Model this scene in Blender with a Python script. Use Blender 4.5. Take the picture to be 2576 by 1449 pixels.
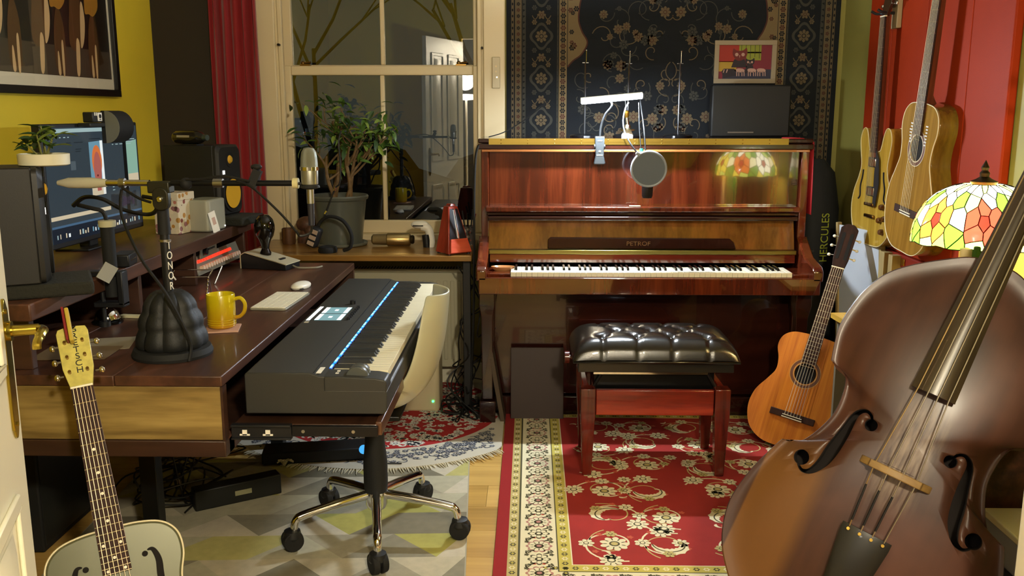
import bpy, bmesh, math, random
from mathutils import Vector, Matrix
R = math.radians
random.seed(7)
SC = bpy.context.scene
COL = SC.collection
for o in list(bpy.data.objects): bpy.data.objects.remove(o)

# ---------------------------------------------------------------- camera, world, light, exposure
FPX, CAMH, PITCH, YAW = 2300.0, 1.40, R(10.9), R(1.17)
cam = bpy.data.objects.new('camera', bpy.data.cameras.new('camera'))
cam.data.sensor_width = 36.0
cam.data.lens = FPX / 2576 * 36
cam.data.clip_start = 0.02
cam.location = (0, 0, CAMH)
cam.rotation_euler = (R(90) - PITCH, 0, YAW)
COL.objects.link(cam); SC.camera = cam

world = bpy.data.worlds.new('night'); SC.world = world
world.use_nodes = True
world.node_tree.nodes['Background'].inputs[0].default_value = (0.030, 0.031, 0.030, 1)
world.node_tree.nodes['Background'].inputs[1].default_value = 1.0

vs = SC.view_settings
vs.view_transform = 'Standard'; vs.look = 'None'; vs.gamma = 1.0; vs.use_curve_mapping = False
vs.exposure = 0.98
LED_E, LAMP_W, PEND_W, HALL_W = 850.0, 10.0, 125.0, 8.0      # light output of the lamps built further down

def light(name, kind, loc, watts, col, size=0.1, rot=None, size_y=None, parent=None):
    l = bpy.data.lights.new(name, kind); l.energy = watts; l.color = col
    if kind == 'AREA':
        l.size = size
        if size_y: l.shape = 'RECTANGLE'; l.size_y = size_y
    else: l.shadow_soft_size = size
    o = bpy.data.objects.new(name, l); COL.objects.link(o); o.location = loc
    if rot: o.rotation_euler = rot
    if parent: o.parent = parent
    return o

def ray(px, py):
    v = Vector(((px - 1288) / FPX, 1.0, -(py - 724.5) / FPX))
    c, s = math.cos(PITCH), math.sin(PITCH)
    v = Vector((v.x, v.y * c + v.z * s, -v.y * s + v.z * c))
    c, s = math.cos(YAW), math.sin(YAW)
    return Vector((v.x * c - v.y * s, v.x * s + v.y * c, v.z))
def at(px, py, X=None, Y=None, Z=None):
    """a measured place: the photograph's line of sight met with a known depth, side wall or height"""
    d = ray(px, py)
    t = Y / d.y if Y is not None else ((Z - CAMH) / d.z if Z is not None else X / d.x)
    return Vector((0, 0, CAMH)) + d * t

# ---------------------------------------------------------------- materials
MATS = {}
def lin(c):
    if isinstance(c, str):
        c = tuple(int(c[i:i + 2], 16) for i in (0, 2, 4))
    return tuple(((x / 255) / 12.92 if x / 255 <= .04045 else ((x / 255 + .055) / 1.055) ** 2.4) for x in c) + (1.0,)
def mat(name, col='808080', rough=.5, metal=0., spec=.5, coat=0., emit=None, es=0., trans=0., ior=1.45, var=0., vscale=20., bump=0., bscale=200., alpha=1., sss=0., sheen=0.):
    if name in MATS: return MATS[name]
    m = bpy.data.materials.new(name); m.use_nodes = True
    nt = m.node_tree; b = nt.nodes['Principled BSDF']; N = nt.nodes.new; L = nt.links.new
    c = lin(col)
    b.inputs['Base Color'].default_value = c
    b.inputs['Roughness'].default_value = rough
    b.inputs['Metallic'].default_value = metal
    b.inputs['Specular IOR Level'].default_value = spec
    b.inputs['Coat Weight'].default_value = coat; b.inputs['Coat Roughness'].default_value = .05
    b.inputs['Transmission Weight'].default_value = trans; b.inputs['IOR'].default_value = ior
    b.inputs['Alpha'].default_value = alpha
    b.inputs['Sheen Weight'].default_value = sheen
    if emit:
        b.inputs['Emission Color'].default_value = lin(emit); b.inputs['Emission Strength'].default_value = es
    if var or bump:
        tc = N('ShaderNodeTexCoord')
    if var:
        n = N('ShaderNodeTexNoise'); n.inputs['Scale'].default_value = vscale; n.inputs['Detail'].default_value = 5
        L(tc.outputs['Object'], n.inputs['Vector'])
        r = N('ShaderNodeValToRGB')
        r.color_ramp.elements[0].position = .3; r.color_ramp.elements[1].position = .7
        r.color_ramp.elements[0].color = tuple(x * (1 - var) for x in c[:3]) + (1,)
        r.color_ramp.elements[1].color = tuple(min(1, x * (1 + var)) for x in c[:3]) + (1,)
        L(n.outputs['Fac'], r.inputs['Fac']); L(r.outputs['Color'], b.inputs['Base Color'])
    if bump:
        n2 = N('ShaderNodeTexNoise'); n2.inputs['Scale'].default_value = bscale; n2.inputs['Detail'].default_value = 3
        L(tc.outputs['Object'], n2.inputs['Vector'])
        bp = N('ShaderNodeBump'); bp.inputs['Strength'].default_value = bump; bp.inputs['Distance'].default_value = .01
        L(n2.outputs['Fac'], bp.inputs['Height']); L(bp.outputs['Normal'], b.inputs['Normal'])
    MATS[name] = m
    return m
def wood(name, c1='444444', c2='888888', axis=0, freq=14., stretch=14., rough=.4, coat=0., spec=.5, c3=None, bump=.05, dist=3., knots=0.):
    """wood grain running along the object's local axis 0/1/2"""
    if name in MATS: return MATS[name]
    m = bpy.data.materials.new(name); m.use_nodes = True
    nt = m.node_tree; b = nt.nodes['Principled BSDF']; N = nt.nodes.new; L = nt.links.new
    tc = N('ShaderNodeTexCoord'); mp = N('ShaderNodeMapping')
    s = [freq] * 3; s[axis] = freq / stretch
    mp.inputs['Scale'].default_value = s
    L(tc.outputs['Object'], mp.inputs['Vector'])
    n1 = N('ShaderNodeTexNoise'); n1.inputs['Scale'].default_value = 1.0; n1.inputs['Detail'].default_value = 6; n1.inputs['Distortion'].default_value = .6
    n2 = N('ShaderNodeTexNoise'); n2.inputs['Scale'].default_value = 7.0; n2.inputs['Detail'].default_value = 4
    L(mp.outputs['Vector'], n1.inputs['Vector']); L(mp.outputs['Vector'], n2.inputs['Vector'])
    mx = N('ShaderNodeMath'); mx.operation = 'MULTIPLY_ADD'; mx.inputs[1].default_value = .35
    L(n2.outputs['Fac'], mx.inputs[0]); L(n1.outputs['Fac'], mx.inputs[2])
    r = N('ShaderNodeValToRGB')
    r.color_ramp.elements[0].position = .47; r.color_ramp.elements[0].color = lin(c1)
    r.color_ramp.elements[1].position = .9; r.color_ramp.elements[1].color = lin(c2)
    if c3:
        e = r.color_ramp.elements.new(.68); e.color = lin(c3)
    L(mx.outputs[0], r.inputs['Fac'])
    colout = r.outputs['Color']
    if knots:
        vo = N('ShaderNodeTexVoronoi'); vo.inputs['Scale'].default_value = knots
        mk = N('ShaderNodeMapping'); mk.inputs['Scale'].default_value = [2.2 if i == axis else 4.5 for i in range(3)]
        L(tc.outputs['Object'], mk.inputs['Vector']); L(mk.outputs['Vector'], vo.inputs['Vector'])
        rk = N('ShaderNodeValToRGB'); rk.color_ramp.elements[0].position = .03; rk.color_ramp.elements[1].position = .16
        rk.color_ramp.elements[0].color = (.25, .2, .15, 1); rk.color_ramp.elements[1].color = (1, 1, 1, 1)
        L(vo.outputs['Distance'], rk.inputs['Fac'])
        mm = N('ShaderNodeMix'); mm.data_type = 'RGBA'; mm.blend_type = 'MULTIPLY'; mm.inputs['Factor'].default_value = 1
        L(colout, mm.inputs['A']); L(rk.outputs['Color'], mm.inputs['B']); colout = mm.outputs['Result']
    L(colout, b.inputs['Base Color'])
    b.inputs['Roughness'].default_value = rough; b.inputs['Coat Weight'].default_value = coat; b.inputs['Coat Roughness'].default_value = .03; b.inputs['Coat IOR'].default_value = 1.5 if coat < .65 else 1.7
    b.inputs['Specular IOR Level'].default_value = spec
    if bump:
        bp = N('ShaderNodeBump'); bp.inputs['Strength'].default_value = bump; bp.inputs['Distance'].default_value = .005
        L(mx.outputs[0], bp.inputs['Height']); L(bp.outputs['Normal'], b.inputs['Normal'])
    MATS[name] = m
    return m
def pane_mat(name, col, refl, rough=.01):
    """window pane: mostly clear, with the strong reflection of double glazing at night"""
    if name in MATS: return MATS[name]
    m = bpy.data.materials.new(name); m.use_nodes = True
    nt = m.node_tree; nt.nodes.clear(); N = nt.nodes.new; L = nt.links.new
    out = N('ShaderNodeOutputMaterial'); t = N('ShaderNodeBsdfTransparent'); t.inputs[0].default_value = lin(col)
    g = N('ShaderNodeBsdfGlossy'); g.inputs['Roughness'].default_value = rough; g.inputs['Color'].default_value = (1, 1, 1, 1)
    lw = N('ShaderNodeFresnel'); lw.inputs[0].default_value = refl
    ge = N('ShaderNodeNewGeometry'); iv = N('ShaderNodeMath'); iv.operation = 'SUBTRACT'; iv.inputs[0].default_value = 1.; L(ge.outputs['Backfacing'], iv.inputs[1])
    ml = N('ShaderNodeMath'); ml.operation = 'MULTIPLY'; L(lw.outputs[0], ml.inputs[0]); L(iv.outputs[0], ml.inputs[1])
    mx = N('ShaderNodeMixShader'); L(ml.outputs[0], mx.inputs[0]); L(t.outputs[0], mx.inputs[1]); L(g.outputs[0], mx.inputs[2]); L(mx.outputs[0], out.inputs[0])
    MATS[name] = m
    return m
BLK = mat('black_plastic', '16171a', .45); BLKM = mat('black_matte', '141516', .75, bump=.05); CHR = mat('chrome', 'e6e6e8', .08, 1.)
STEEL = mat('brushed_steel', 'b4b4b0', .3, 1.); GOLD = mat('brass', 'c9a24a', .22, 1.); WHT = mat('white_plastic', 'e9e6da', .35)
CREAM = mat('cream_paint', 'dcc79a', .45); DARKM = mat('dark_metal', '2a2b2d', .35, .8); RUB = mat('black_rubber', '101011', .8)
CABLE = mat('black_cable', '121212', .5); INK = mat('black_ink', '0c0b0a', .6); WHTP = mat('white_print', 'efece2', .6)
NICK = mat('nickel', 'd5cfc0', .15, 1.); WOODK = wood('dark_walnut', '2e1a10', '5a3520', 1, 18, 12, .45, .1)

# ---------------------------------------------------------------- mesh building
class MB:
    def __init__(s): s.v = []; s.f = []; s.m = []
    def add(s, vs, fs, m=0):
        o = len(s.v); s.v += [tuple(p) for p in vs]; s.f += [tuple(i + o for i in f) for f in fs]; s.m += [m] * len(fs); return s
    def box(s, c, d, m=0, rot=None):
        x, y, z = d[0] / 2, d[1] / 2, d[2] / 2
        P = [Vector((a * x, b * y, e * z)) for a, b, e in ((-1,-1,-1),(1,-1,-1),(1,1,-1),(-1,1,-1),(-1,-1,1),(1,-1,1),(1,1,1),(-1,1,1))]
        if rot is not None: P = [rot @ p for p in P]
        c = Vector(c)
        return s.add([p + c for p in P], [(0,3,2,1),(4,5,6,7),(0,1,5,4),(1,2,6,5),(2,3,7,6),(3,0,4,7)], m)
    def b2(s, a, b, m=0):
        return s.box([(a[i] + b[i]) / 2 for i in range(3)], [abs(b[i] - a[i]) for i in range(3)], m)
    def cyl(s, p0, p1, r0, r1=None, n=16, m=0):
        p0, p1 = Vector(p0), Vector(p1); r1 = r0 if r1 is None else r1
        d = (p1 - p0).normalized(); a = d.orthogonal().normalized(); b = d.cross(a)
        vs = []
        for p, r in ((p0, r0), (p1, r1)):
            for i in range(n):
                t = 2 * math.pi * i / n; vs.append(p + (a * math.cos(t) + b * math.sin(t)) * r)
        return s.add(vs, [(i, (i + 1) % n, n + (i + 1) % n, n + i) for i in range(n)] + [tuple(range(n))[::-1], tuple(range(n, 2 * n))], m)
    def tube(s, pts, r, n=8, m=0, closed=False):
        P = [Vector(p) for p in pts]; k = len(P); vs = []; ref = None
        for i in range(k):
            t = (P[(i + 1) % k] - P[i - 1]) if closed else (P[min(i + 1, k - 1)] - P[max(i - 1, 0)])
            if t.length < 1e-9: t = Vector((0, 0, 1))
            t.normalize()
            if ref is None: ref = t.orthogonal().normalized()
            ref = (ref - t * ref.dot(t)); ref = ref.normalized() if ref.length > 1e-6 else t.orthogonal().normalized()
            b = t.cross(ref); rr = r[i] if isinstance(r, (list, tuple)) else r
            for j in range(n):
                a = 2 * math.pi * j / n; vs.append(P[i] + (ref * math.cos(a) + b * math.sin(a)) * rr)
        fs = []
        for i in range(k if closed else k - 1):
            for j in range(n):
                q = (i + 1) % k
                fs.append((i * n + j, i * n + (j + 1) % n, q * n + (j + 1) % n, q * n + j))
        if not closed: fs += [tuple(range(n))[::-1], tuple(range((k - 1) * n, k * n))]
        return s.add(vs, fs, m)
    def lathe(s, prof, n=24, m=0, c=(0, 0, 0), rot=None, sx=1., sy=1.):
        vs = []; c = Vector(c); k = len(prof)
        for r, z in prof:
            for i in range(n):
                t = 2 * math.pi * i / n; p = Vector((r * math.cos(t) * sx, r * math.sin(t) * sy, z))
                vs.append((rot @ p if rot is not None else p) + c)
        fs = [(i * n + j, i * n + (j + 1) % n, (i + 1) * n + (j + 1) % n, (i + 1) * n + j) for i in range(k - 1) for j in range(n)]
        if prof[0][0] > 1e-6: fs.append(tuple(range(n))[::-1])
        if prof[-1][0] > 1e-6: fs.append(tuple(range((k - 1) * n, k * n)))
        return s.add(vs, fs, m)
    def sph(s, c, r, m=0, n=14, k=8, sc=(1, 1, 1), rot=None):
        vs = []; c = Vector(c)
        for i in range(k + 1):
            a = math.pi * i / k
            for j in range(n):
                t = 2 * math.pi * j / n
                p = Vector((r * sc[0] * math.sin(a) * math.cos(t), r * sc[1] * math.sin(a) * math.sin(t), r * sc[2] * math.cos(a)))
                vs.append((rot @ p if rot is not None else p) + c)
        return s.add(vs, [(i * n + j, (i + 1) * n + j, (i + 1) * n + (j + 1) % n, i * n + (j + 1) % n) for i in range(k) for j in range(n)], m)
    def prism(s, poly, z0, z1, m=0, tf=None):
        n = len(poly); vs = [Vector((x, y, z0)) for x, y in poly] + [Vector((x, y, z1)) for x, y in poly]
        if tf is not None: vs = [tf @ p for p in vs]
        return s.add(vs, [tuple(range(n))[::-1], tuple(range(n, 2 * n))] + [(i, (i + 1) % n, n + (i + 1) % n, n + i) for i in range(n)], m)
    def loft(s, rings, m=0, cap=True):
        k = len(rings); n = len(rings[0]); vs = [p for r in rings for p in r]
        fs = [(i * n + j, i * n + (j + 1) % n, (i + 1) * n + (j + 1) % n, (i + 1) * n + j) for i in range(k - 1) for j in range(n)]
        if cap: fs += [tuple(range(n))[::-1], tuple(range((k - 1) * n, k * n))]
        return s.add(vs, fs, m)
    def grid(s, P, m=0):
        h, w = len(P), len(P[0])
        return s.add([p for r in P for p in r], [(i * w + j, i * w + j + 1, (i + 1) * w + j + 1, (i + 1) * w + j) for i in range(h - 1) for j in range(w - 1)], m)
    def mesh(s, name, mats, smooth=True, ang=35, fix=True):
        me = bpy.data.meshes.new(name)
        me.from_pydata([tuple(p) for p in s.v], [], s.f)
        if not isinstance(mats, (list, tuple)): mats = [mats]
        for m in mats: me.materials.append(m)
        me.polygons.foreach_set('material_index', s.m)
        if fix:
            bm = bmesh.new(); bm.from_mesh(me); bmesh.ops.remove_doubles(bm, verts=bm.verts, dist=1e-6)
            bmesh.ops.recalc_face_normals(bm, faces=bm.faces); bm.to_mesh(me); bm.free()
        if smooth:
            me.shade_smooth(); me.set_sharp_from_angle(angle=R(ang))
        me.update()
        return me
    def obj(s, name, mats, parent=None, loc=None, rot=None, bevel=0, smooth=True, ang=35, seg=2, fix=True, label=None):
        return link(name, s.mesh(name, mats, smooth, ang, fix), parent, loc, rot, bevel, seg, label)
def link(name, me, parent=None, loc=None, rot=None, bevel=0, seg=2, label=None):
    o = bpy.data.objects.new(name, me); COL.objects.link(o)
    if parent: o.parent = parent
    if loc is not None: o.location = loc
    if rot is not None: o.rotation_euler = rot
    if bevel:
        b = o.modifiers.new('bevel', 'BEVEL'); b.width = bevel; b.segments = seg; b.limit_method = 'ANGLE'; b.angle_limit = R(40)
        b.harden_normals = False
    if label: o['label'] = label
    return o
def tag(o, label, cat, group=None):
    o['label'] = label; o['category'] = cat
    if group: o['group'] = group
    return o
def thing(name, label, cat, loc=(0, 0, 0), rz=0., group=None):
    o = bpy.data.objects.new(name, None); COL.objects.link(o); o.empty_display_size = .1
    o.location = loc; o.rotation_euler = (0, 0, rz)
    return tag(o, label, cat, group)
def orient(o, origin, up, nrm):
    """local y along up, local z along the outward normal"""
    z = Vector(nrm).normalized(); y = Vector(up); y = (y - z * y.dot(z)).normalized(); x = y.cross(z)
    M = Matrix((x, y, z)).transposed()
    o.location = origin; o.rotation_euler = M.to_euler()
    return o
def struct(o): o['kind'] = 'structure'; return o
def crom(P, k=8, closed=False):
    """Catmull-Rom through points of any dimension"""
    n = len(P); out = []
    for i in range(n if closed else n - 1):
        p = [P[(i + j - 1) % n] if closed else P[min(max(i + j - 1, 0), n - 1)] for j in range(4)]
        for q in range(k):
            t = q / k
            out.append(tuple(.5 * (2 * b + (c - a) * t + (2 * a - 5 * b + 4 * c - d) * t * t + (3 * b - a - 3 * c + d) * t ** 3) for a, b, c, d in zip(*p)))
    if not closed: out.append(tuple(P[-1]))
    return out
def rrect(w, h, r, n=5, cx=0, cy=0):
    out = []
    for sx, sy, a in ((1, 1, 0), (-1, 1, 90), (-1, -1, 180), (1, -1, 270)):
        for i in range(n + 1):
            t = R(a + 90 * i / n); out.append((cx + sx * (w / 2 - r) + r * math.cos(t), cy + sy * (h / 2 - r) + r * math.sin(t)))
    return out
def text_mesh(s, size, ext=.0006):
    cu = bpy.data.curves.new('lettering', 'FONT'); cu.body = s; cu.size = size; cu.extrude = ext; cu.align_x = 'CENTER'; cu.align_y = 'CENTER'
    o = bpy.data.objects.new('lettering', cu); COL.objects.link(o)
    dg = bpy.context.evaluated_depsgraph_get(); me = bpy.data.meshes.new_from_object(o.evaluated_get(dg))
    bpy.data.objects.remove(o); bpy.data.curves.remove(cu)
    return me
def text(name, s, size, m, parent, M, sx=1.):
    me = text_mesh(s, size); me.materials.clear(); me.materials.append(m)
    me.transform(Matrix.Diagonal((sx, 1, 1, 1))); me.transform(M)
    return link(name, me, parent)
class Paint:
    """flat coloured shapes woven or printed on a surface: local XY, a hair above each other"""
    def __init__(s, dz=.0004): s.b = MB(); s.mats = []; s.dz = dz
    def mi(s, m):
        if m not in s.mats: s.mats.append(m)
        return s.mats.index(m)
    def poly(s, pts, m, lay=1):
        s.b.add([(x, y, lay * s.dz) for x, y in pts], [tuple(range(len(pts)))], s.mi(m)); return s
    def rect(s, x0, y0, x1, y1, m, lay=1): return s.poly([(x0, y0), (x1, y0), (x1, y1), (x0, y1)], m, lay)
    def ell(s, cx, cy, rx, ry, m, lay=1, n=18, rot=0):
        c, q = math.cos(rot), math.sin(rot)
        return s.poly([(cx + rx * math.cos(2 * math.pi * i / n) * c - ry * math.sin(2 * math.pi * i / n) * q, cy + rx * math.cos(2 * math.pi * i / n) * q + ry * math.sin(2 * math.pi * i / n) * c) for i in range(n)], m, lay)
    def flower(s, cx, cy, r, m, m2=None, n=8, lay=1, depth=.25, sx=1., sy=1., m3=None):
        k = n * 6
        s.poly([(cx + sx * r * (1 - depth + depth * abs(math.cos(n * math.pi * i / k))) * math.cos(2 * math.pi * i / k), cy + sy * r * (1 - depth + depth * abs(math.cos(n * math.pi * i / k))) * math.sin(2 * math.pi * i / k)) for i in range(k)], m, lay)
        if m2:
            for i in range(n):
                a = 2 * math.pi * (i + .5) / n
                s.ell(cx + sx * r * .62 * math.cos(a), cy + sy * r * .62 * math.sin(a), r * .16, r * .05, m2, lay + 1, 6, a)
            s.ell(cx, cy, r * .36 * sx, r * .36 * sy, m2, lay + 1, 12); s.ell(cx, cy, r * .24 * sx, r * .24 * sy, m3 or m, lay + 2, 10)
        return s
    def line(s, pts, w, m, lay=1):
        n = len(pts); A = []; B = []
        for i in range(n):
            p, q = pts[max(i - 1, 0)], pts[min(i + 1, n - 1)]
            dx, dy = q[0] - p[0], q[1] - p[1]; l = math.hypot(dx, dy) or 1; ww = w[i] if isinstance(w, (list, tuple)) else w
            A.append((pts[i][0] - dy / l * ww / 2, pts[i][1] + dx / l * ww / 2)); B.append((pts[i][0] + dy / l * ww / 2, pts[i][1] - dx / l * ww / 2))
        for i in range(n - 1): s.poly([A[i], A[i + 1], B[i + 1], B[i]], m, lay)
        return s
    def obj(s, name, parent, loc=None, rot=None, label=None):
        return s.b.obj(name, s.mats, parent, loc, rot, smooth=False, fix=False, label=label)
def clone(o, parent=None):
    c = o.copy(); COL.objects.link(c); c.parent = parent if parent else None
    return c
def clone_tree(o, parent=None, loc=None):
    c = clone(o, parent)
    if loc is not None: c.location = loc
    for ch in list(o.children): clone_tree(ch, c)
    return c
def xf(x=0, y=0, z=0, rx=0, ry=0, rz=0):
    return Matrix.Translation((x, y, z)) @ Matrix.Rotation(rz, 4, 'Z') @ Matrix.Rotation(ry, 4, 'Y') @ Matrix.Rotation(rx, 4, 'X')
def cable(name, pts, r, label, cat='cable', m=None, group=None, k=8):
    o = MB().tube(crom([tuple(p) for p in pts], k), r, 6).obj(name, m or CABLE); return tag(o, label, cat, group)

# ================================================================ THE ROOM
XL, XR, YB, YF, ZC = -1.86, 1.51, 4.60, 0.76, 2.55
yel = mat('yellow_wall_paint', 'f4d93c', .55, var=.04, vscale=3, bump=.03, bscale=300)
olive = mat('olive_wall_paint', '8c8440', .6, var=.05, vscale=3, bump=.03, bscale=300)
brown = mat('dark_brown_wall_paint', '2b231b', .7, var=.05, vscale=4)
hallp = mat('darkened_hall_paint', '3c382f', .6)  # unseen hall walls darkened to weaken their reflection in the piano
ceilp = mat('ceiling_paint', 'd9d4c4', .7)
pnl = mat('white_door_paint', 'e3dfc8', .35)
fw = [wood('floor_oak_%d' % i, a, b, 0, 10, 16, .4, .1, bump=.03) for i, (a, b) in enumerate((('a8823f', 'c8a258'), ('9a7636', 'bd964c'), ('b08a46', 'd0aa60')))]

fl = struct(MB().b2((-1.9, -1.0, -.06), (1.55, 4.7, -.0125)).obj('floor', mat('subfloor', '3a2a18', .8)))
k = 0
for r_ in range(29):
    y0 = -0.9 + r_ * .19; off = random.uniform(-.9, 0)
    x = -1.86 + off
    while x < 1.51:
        a, b = max(x, -1.86), min(x + 1.28, 1.51)
        if b - a > .04 and y0 < 4.6:
            MB().b2((a + .0006, y0 + .0006, -.012), (b - .0006, min(y0 + .1894, 4.6), 0)).obj('plank', fw[k % 3], fl); k += 1
        x += 1.28
struct(MB().b2((-2.0, -1.0, ZC), (1.7, 4.8, ZC + .1)).obj('ceiling', ceilp))
struct(MB().b2((XL - .12, YF, 0), (XL, YB + .2, ZC)).obj('wall_left', yel))
struct(MB().b2((XR, YF, 0), (XR + .12, YB + .2, ZC)).obj('wall_right', olive))
# back wall with the window opening
WX0, WX1, WZ0, WZ1 = -1.262, -.222, .765, 2.36
wb = MB()
wb.b2((-1.49, YB, 0), (WX0, YB + .14, ZC)).b2((WX1, YB, 0), (XR + .12, YB + .14, ZC)).b2((WX0, YB, 0), (WX1, YB + .14, WZ0)).b2((WX0, YB, WZ1), (WX1, YB + .14, ZC))
struct(wb.obj('wall_back', olive))
struct(MB().b2((XL, YB, 0), (-1.49, YB + .14, ZC)).obj('wall_back_corner', brown))
# front wall with the doorway the camera stands in, and the hall behind it
DX0, DX1 = -.64, .80  # opening widened so the unseen jamb throws no shadow into the room
wf = MB().b2((XL - .12, YF - .12, 0), (DX0, YF, ZC)).b2((DX1 + .012, YF - .12, 0), (XR + .12, YF, ZC)).b2((DX0, YF - .12, 2.06), (DX1 + .012, YF, ZC))
struct(wf.obj('wall_front', yel))
struct(MB().b2((-1.5, -1.1, 0), (1.3, -1.0, ZC)).obj('wall_hall_end', hallp))
struct(MB().b2((-1.6, -1.0, 0), (-1.5, YF - .12, ZC)).obj('wall_hall_left', hallp))
struct(MB().b2((1.2, -1.0, 0), (1.3, YF - .12, ZC)).obj('wall_hall_right', hallp))
struct(MB().b2((DX1, YF - .15, 0), (DX1 + .012, YF + .01, 2.06)).b2((DX1, YF, 0), (DX1 + .07, YF + .014, 2.1)).b2((DX1, YF - .134, 0), (DX1 + .07, YF - .12, 2.1)).obj('trim_1', pnl, bevel=.003))
struct(MB().b2((XL, 1.0, 0), (XL + .014, YB, .12)).obj('baseboard_left', pnl, bevel=.004))
struct(MB().b2((XR - .014, YF, 0), (XR, YB, .12)).obj('baseboard_right', pnl, bevel=.004))
struct(MB().b2((XL + .014, YB - .014, 0), (XR - .014, YB, .12)).obj('baseboard_back', pnl, bevel=.004))

# ---- window: casing, two sashes, panes
win = struct(bpy.data.objects.new('window_1', None)); COL.objects.link(win)
wp = mat('window_paint', 'd9c7a0', .4)
MB().b2((-1.365, YB - .02, .70), (WX0 + .012, YB, 2.45)).obj('casing', wp, win, bevel=.006)
MB().b2((WX1 - .012, YB - .02, .70), (-.128, YB, 2.45)).obj('casing', wp, win, bevel=.006)
MB().b2((-1.365, YB - .022, WZ1 - .01), (-.128, YB, 2.45)).obj('casing', wp, win, bevel=.006)
MB().b2((WX0, YB, WZ0), (WX0 + .02, YB + .14, WZ1)).obj('jamb_lining', wp, win)
MB().b2((WX1 - .02, YB, WZ0), (WX1, YB + .14, WZ1)).obj('jamb_lining', wp, win)
MB().b2((WX0 + .02, YB + .002, .80), (WX0 + .042, YB + .03, WZ1)).obj('staff_bead', wp, win, bevel=.004)
MB().b2((WX1 - .042, YB + .002, .80), (WX1 - .02, YB + .03, WZ1)).obj('staff_bead', wp, win, bevel=.004)
MB().b2((WX0 + .02, YB - .01, .745), (WX1 - .02, YB + .14, .79)).obj('window_sill', wp, win, bevel=.004)
glass = pane_mat('night_window_glass', 'd8dcd8', 2.15)
def sash(y, z0, z1, rail_lo, rail_hi):
    a, b = WX0 + .022, WX1 - .022
    s = bpy.data.objects.new('sash', None); COL.objects.link(s); s.parent = win
    MB().b2((a, y, z0), (a + .045, y + .04, z1)).obj('stile', wp, s, bevel=.005)
    MB().b2((b - .045, y, z0), (b, y + .04, z1)).obj('stile', wp, s, bevel=.005)
    MB().b2((a + .045, y, z0), (b - .045, y + .04, z0 + rail_lo)).obj('rail', wp, s, bevel=.005)
    MB().b2((a + .045, y, z1 - rail_hi), (b - .045, y + .04, z1)).obj('rail', wp, s, bevel=.005)
    mx = (a + b) / 2
    MB().b2((mx - .011, y + .004, z0 + rail_lo), (mx + .011, y + .036, z1 - rail_hi)).obj('glazing_bar', wp, s, bevel=.005)
    for x0, x1 in ((a + .04, mx - .009), (mx + .009, b - .04)):
        MB().b2((x0, y + .018, z0 + rail_lo - .004), (x1, y + .022, z1 - rail_hi + .004)).obj('pane', glass, s)
    return s
low = sash(YB + .045, .79, 1.625, .066, .046)
upp = sash(YB + .088, 1.585, 2.345, .046, .05)
for px in (768, 1160):
    p = at(px, 163, Y=YB + .06)
    MB().box((p.x, YB + .065, 1.629), (.05, .03, .008)).sph((p.x - .012, YB + .06, 1.638), .011).cyl((p.x - .02, YB + .06, 1.636), (p.x + .03, YB + .05, 1.642), .005).obj('sash_catch', mat('old_brass', '8a6a38', .3, 1.), low)
for q in ((703, 113), (1213, 121)):
    p = at(q[0], q[1], Y=YB)
    MB().cyl((p.x, YB + .0, p.z), (p.x, YB - .026, p.z), .006, n=10).obj('screw', mat('screw_dark', '241d12', .5, .6), win)

# ---- outside: dark garden, hedge, bare winter trees, far house
struct(MB().b2((-9, 4.9, -1.2), (9, 18, -1.1)).obj('ground', mat('night_lawn', '0a0d0b', .9, var=.3, vscale=2)))
hd = MB(); random.seed(5)
for i in range(60): hd.sph((random.uniform(-8, 8), 13 + random.uniform(-.4, .4), random.uniform(-.6, .55)), random.uniform(.5, .8), 0, 8, 5)
tag(hd.obj('hedge', mat('night_hedge', '0b100c', .9, var=.3, vscale=5)), 'dark hedge at the end of the night garden behind the window', 'hedge')
def bare_tree(x, y, h, lean, seed, label):
    random.seed(seed); t = thing('bare_tree', label, 'tree', (x, y, -1.1), 0, 'bare trees outside')
    bk = mat('night_bark', '17150f', .9); tr = MB(); br = MB()
    def grow(p, d, l, r, dep):
        q = p + d * l; mid = (p + q) / 2 + Vector((random.uniform(-1, 1), random.uniform(-1, 1), random.uniform(-1, 1))) * l * .06
        (tr if dep == 0 else br).tube([p, mid, q], [r, r * .85, r * .7], 5 if dep < 3 else 3)
        if dep >= 7 or r < .002: return
        for i in range(3 if dep in (1, 2, 3, 4) else 2):
            nd = (d + Vector((random.uniform(-.8, .8), random.uniform(-.5, .5), random.uniform(-.25, .6)))).normalized()
            grow(p + (q - p) * random.uniform(.75, 1.), nd, l * random.uniform(.68, .88), r * random.uniform(.5, .68), dep + 1)
    grow(Vector((0, 0, 0)), Vector((lean, 0, 1)).normalized(), h, .07, 0)
    tr.obj('trunk', bk, t); br.obj('branches', bk, t)
bare_tree(-.6, 9.0, 1.9, .05, 3, 'bare winter tree with spreading branches seen through the right upper pane')
bare_tree(-3.6, 14.5, 2.2, .1, 11, 'smaller bare winter tree seen through the left upper pane')

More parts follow.
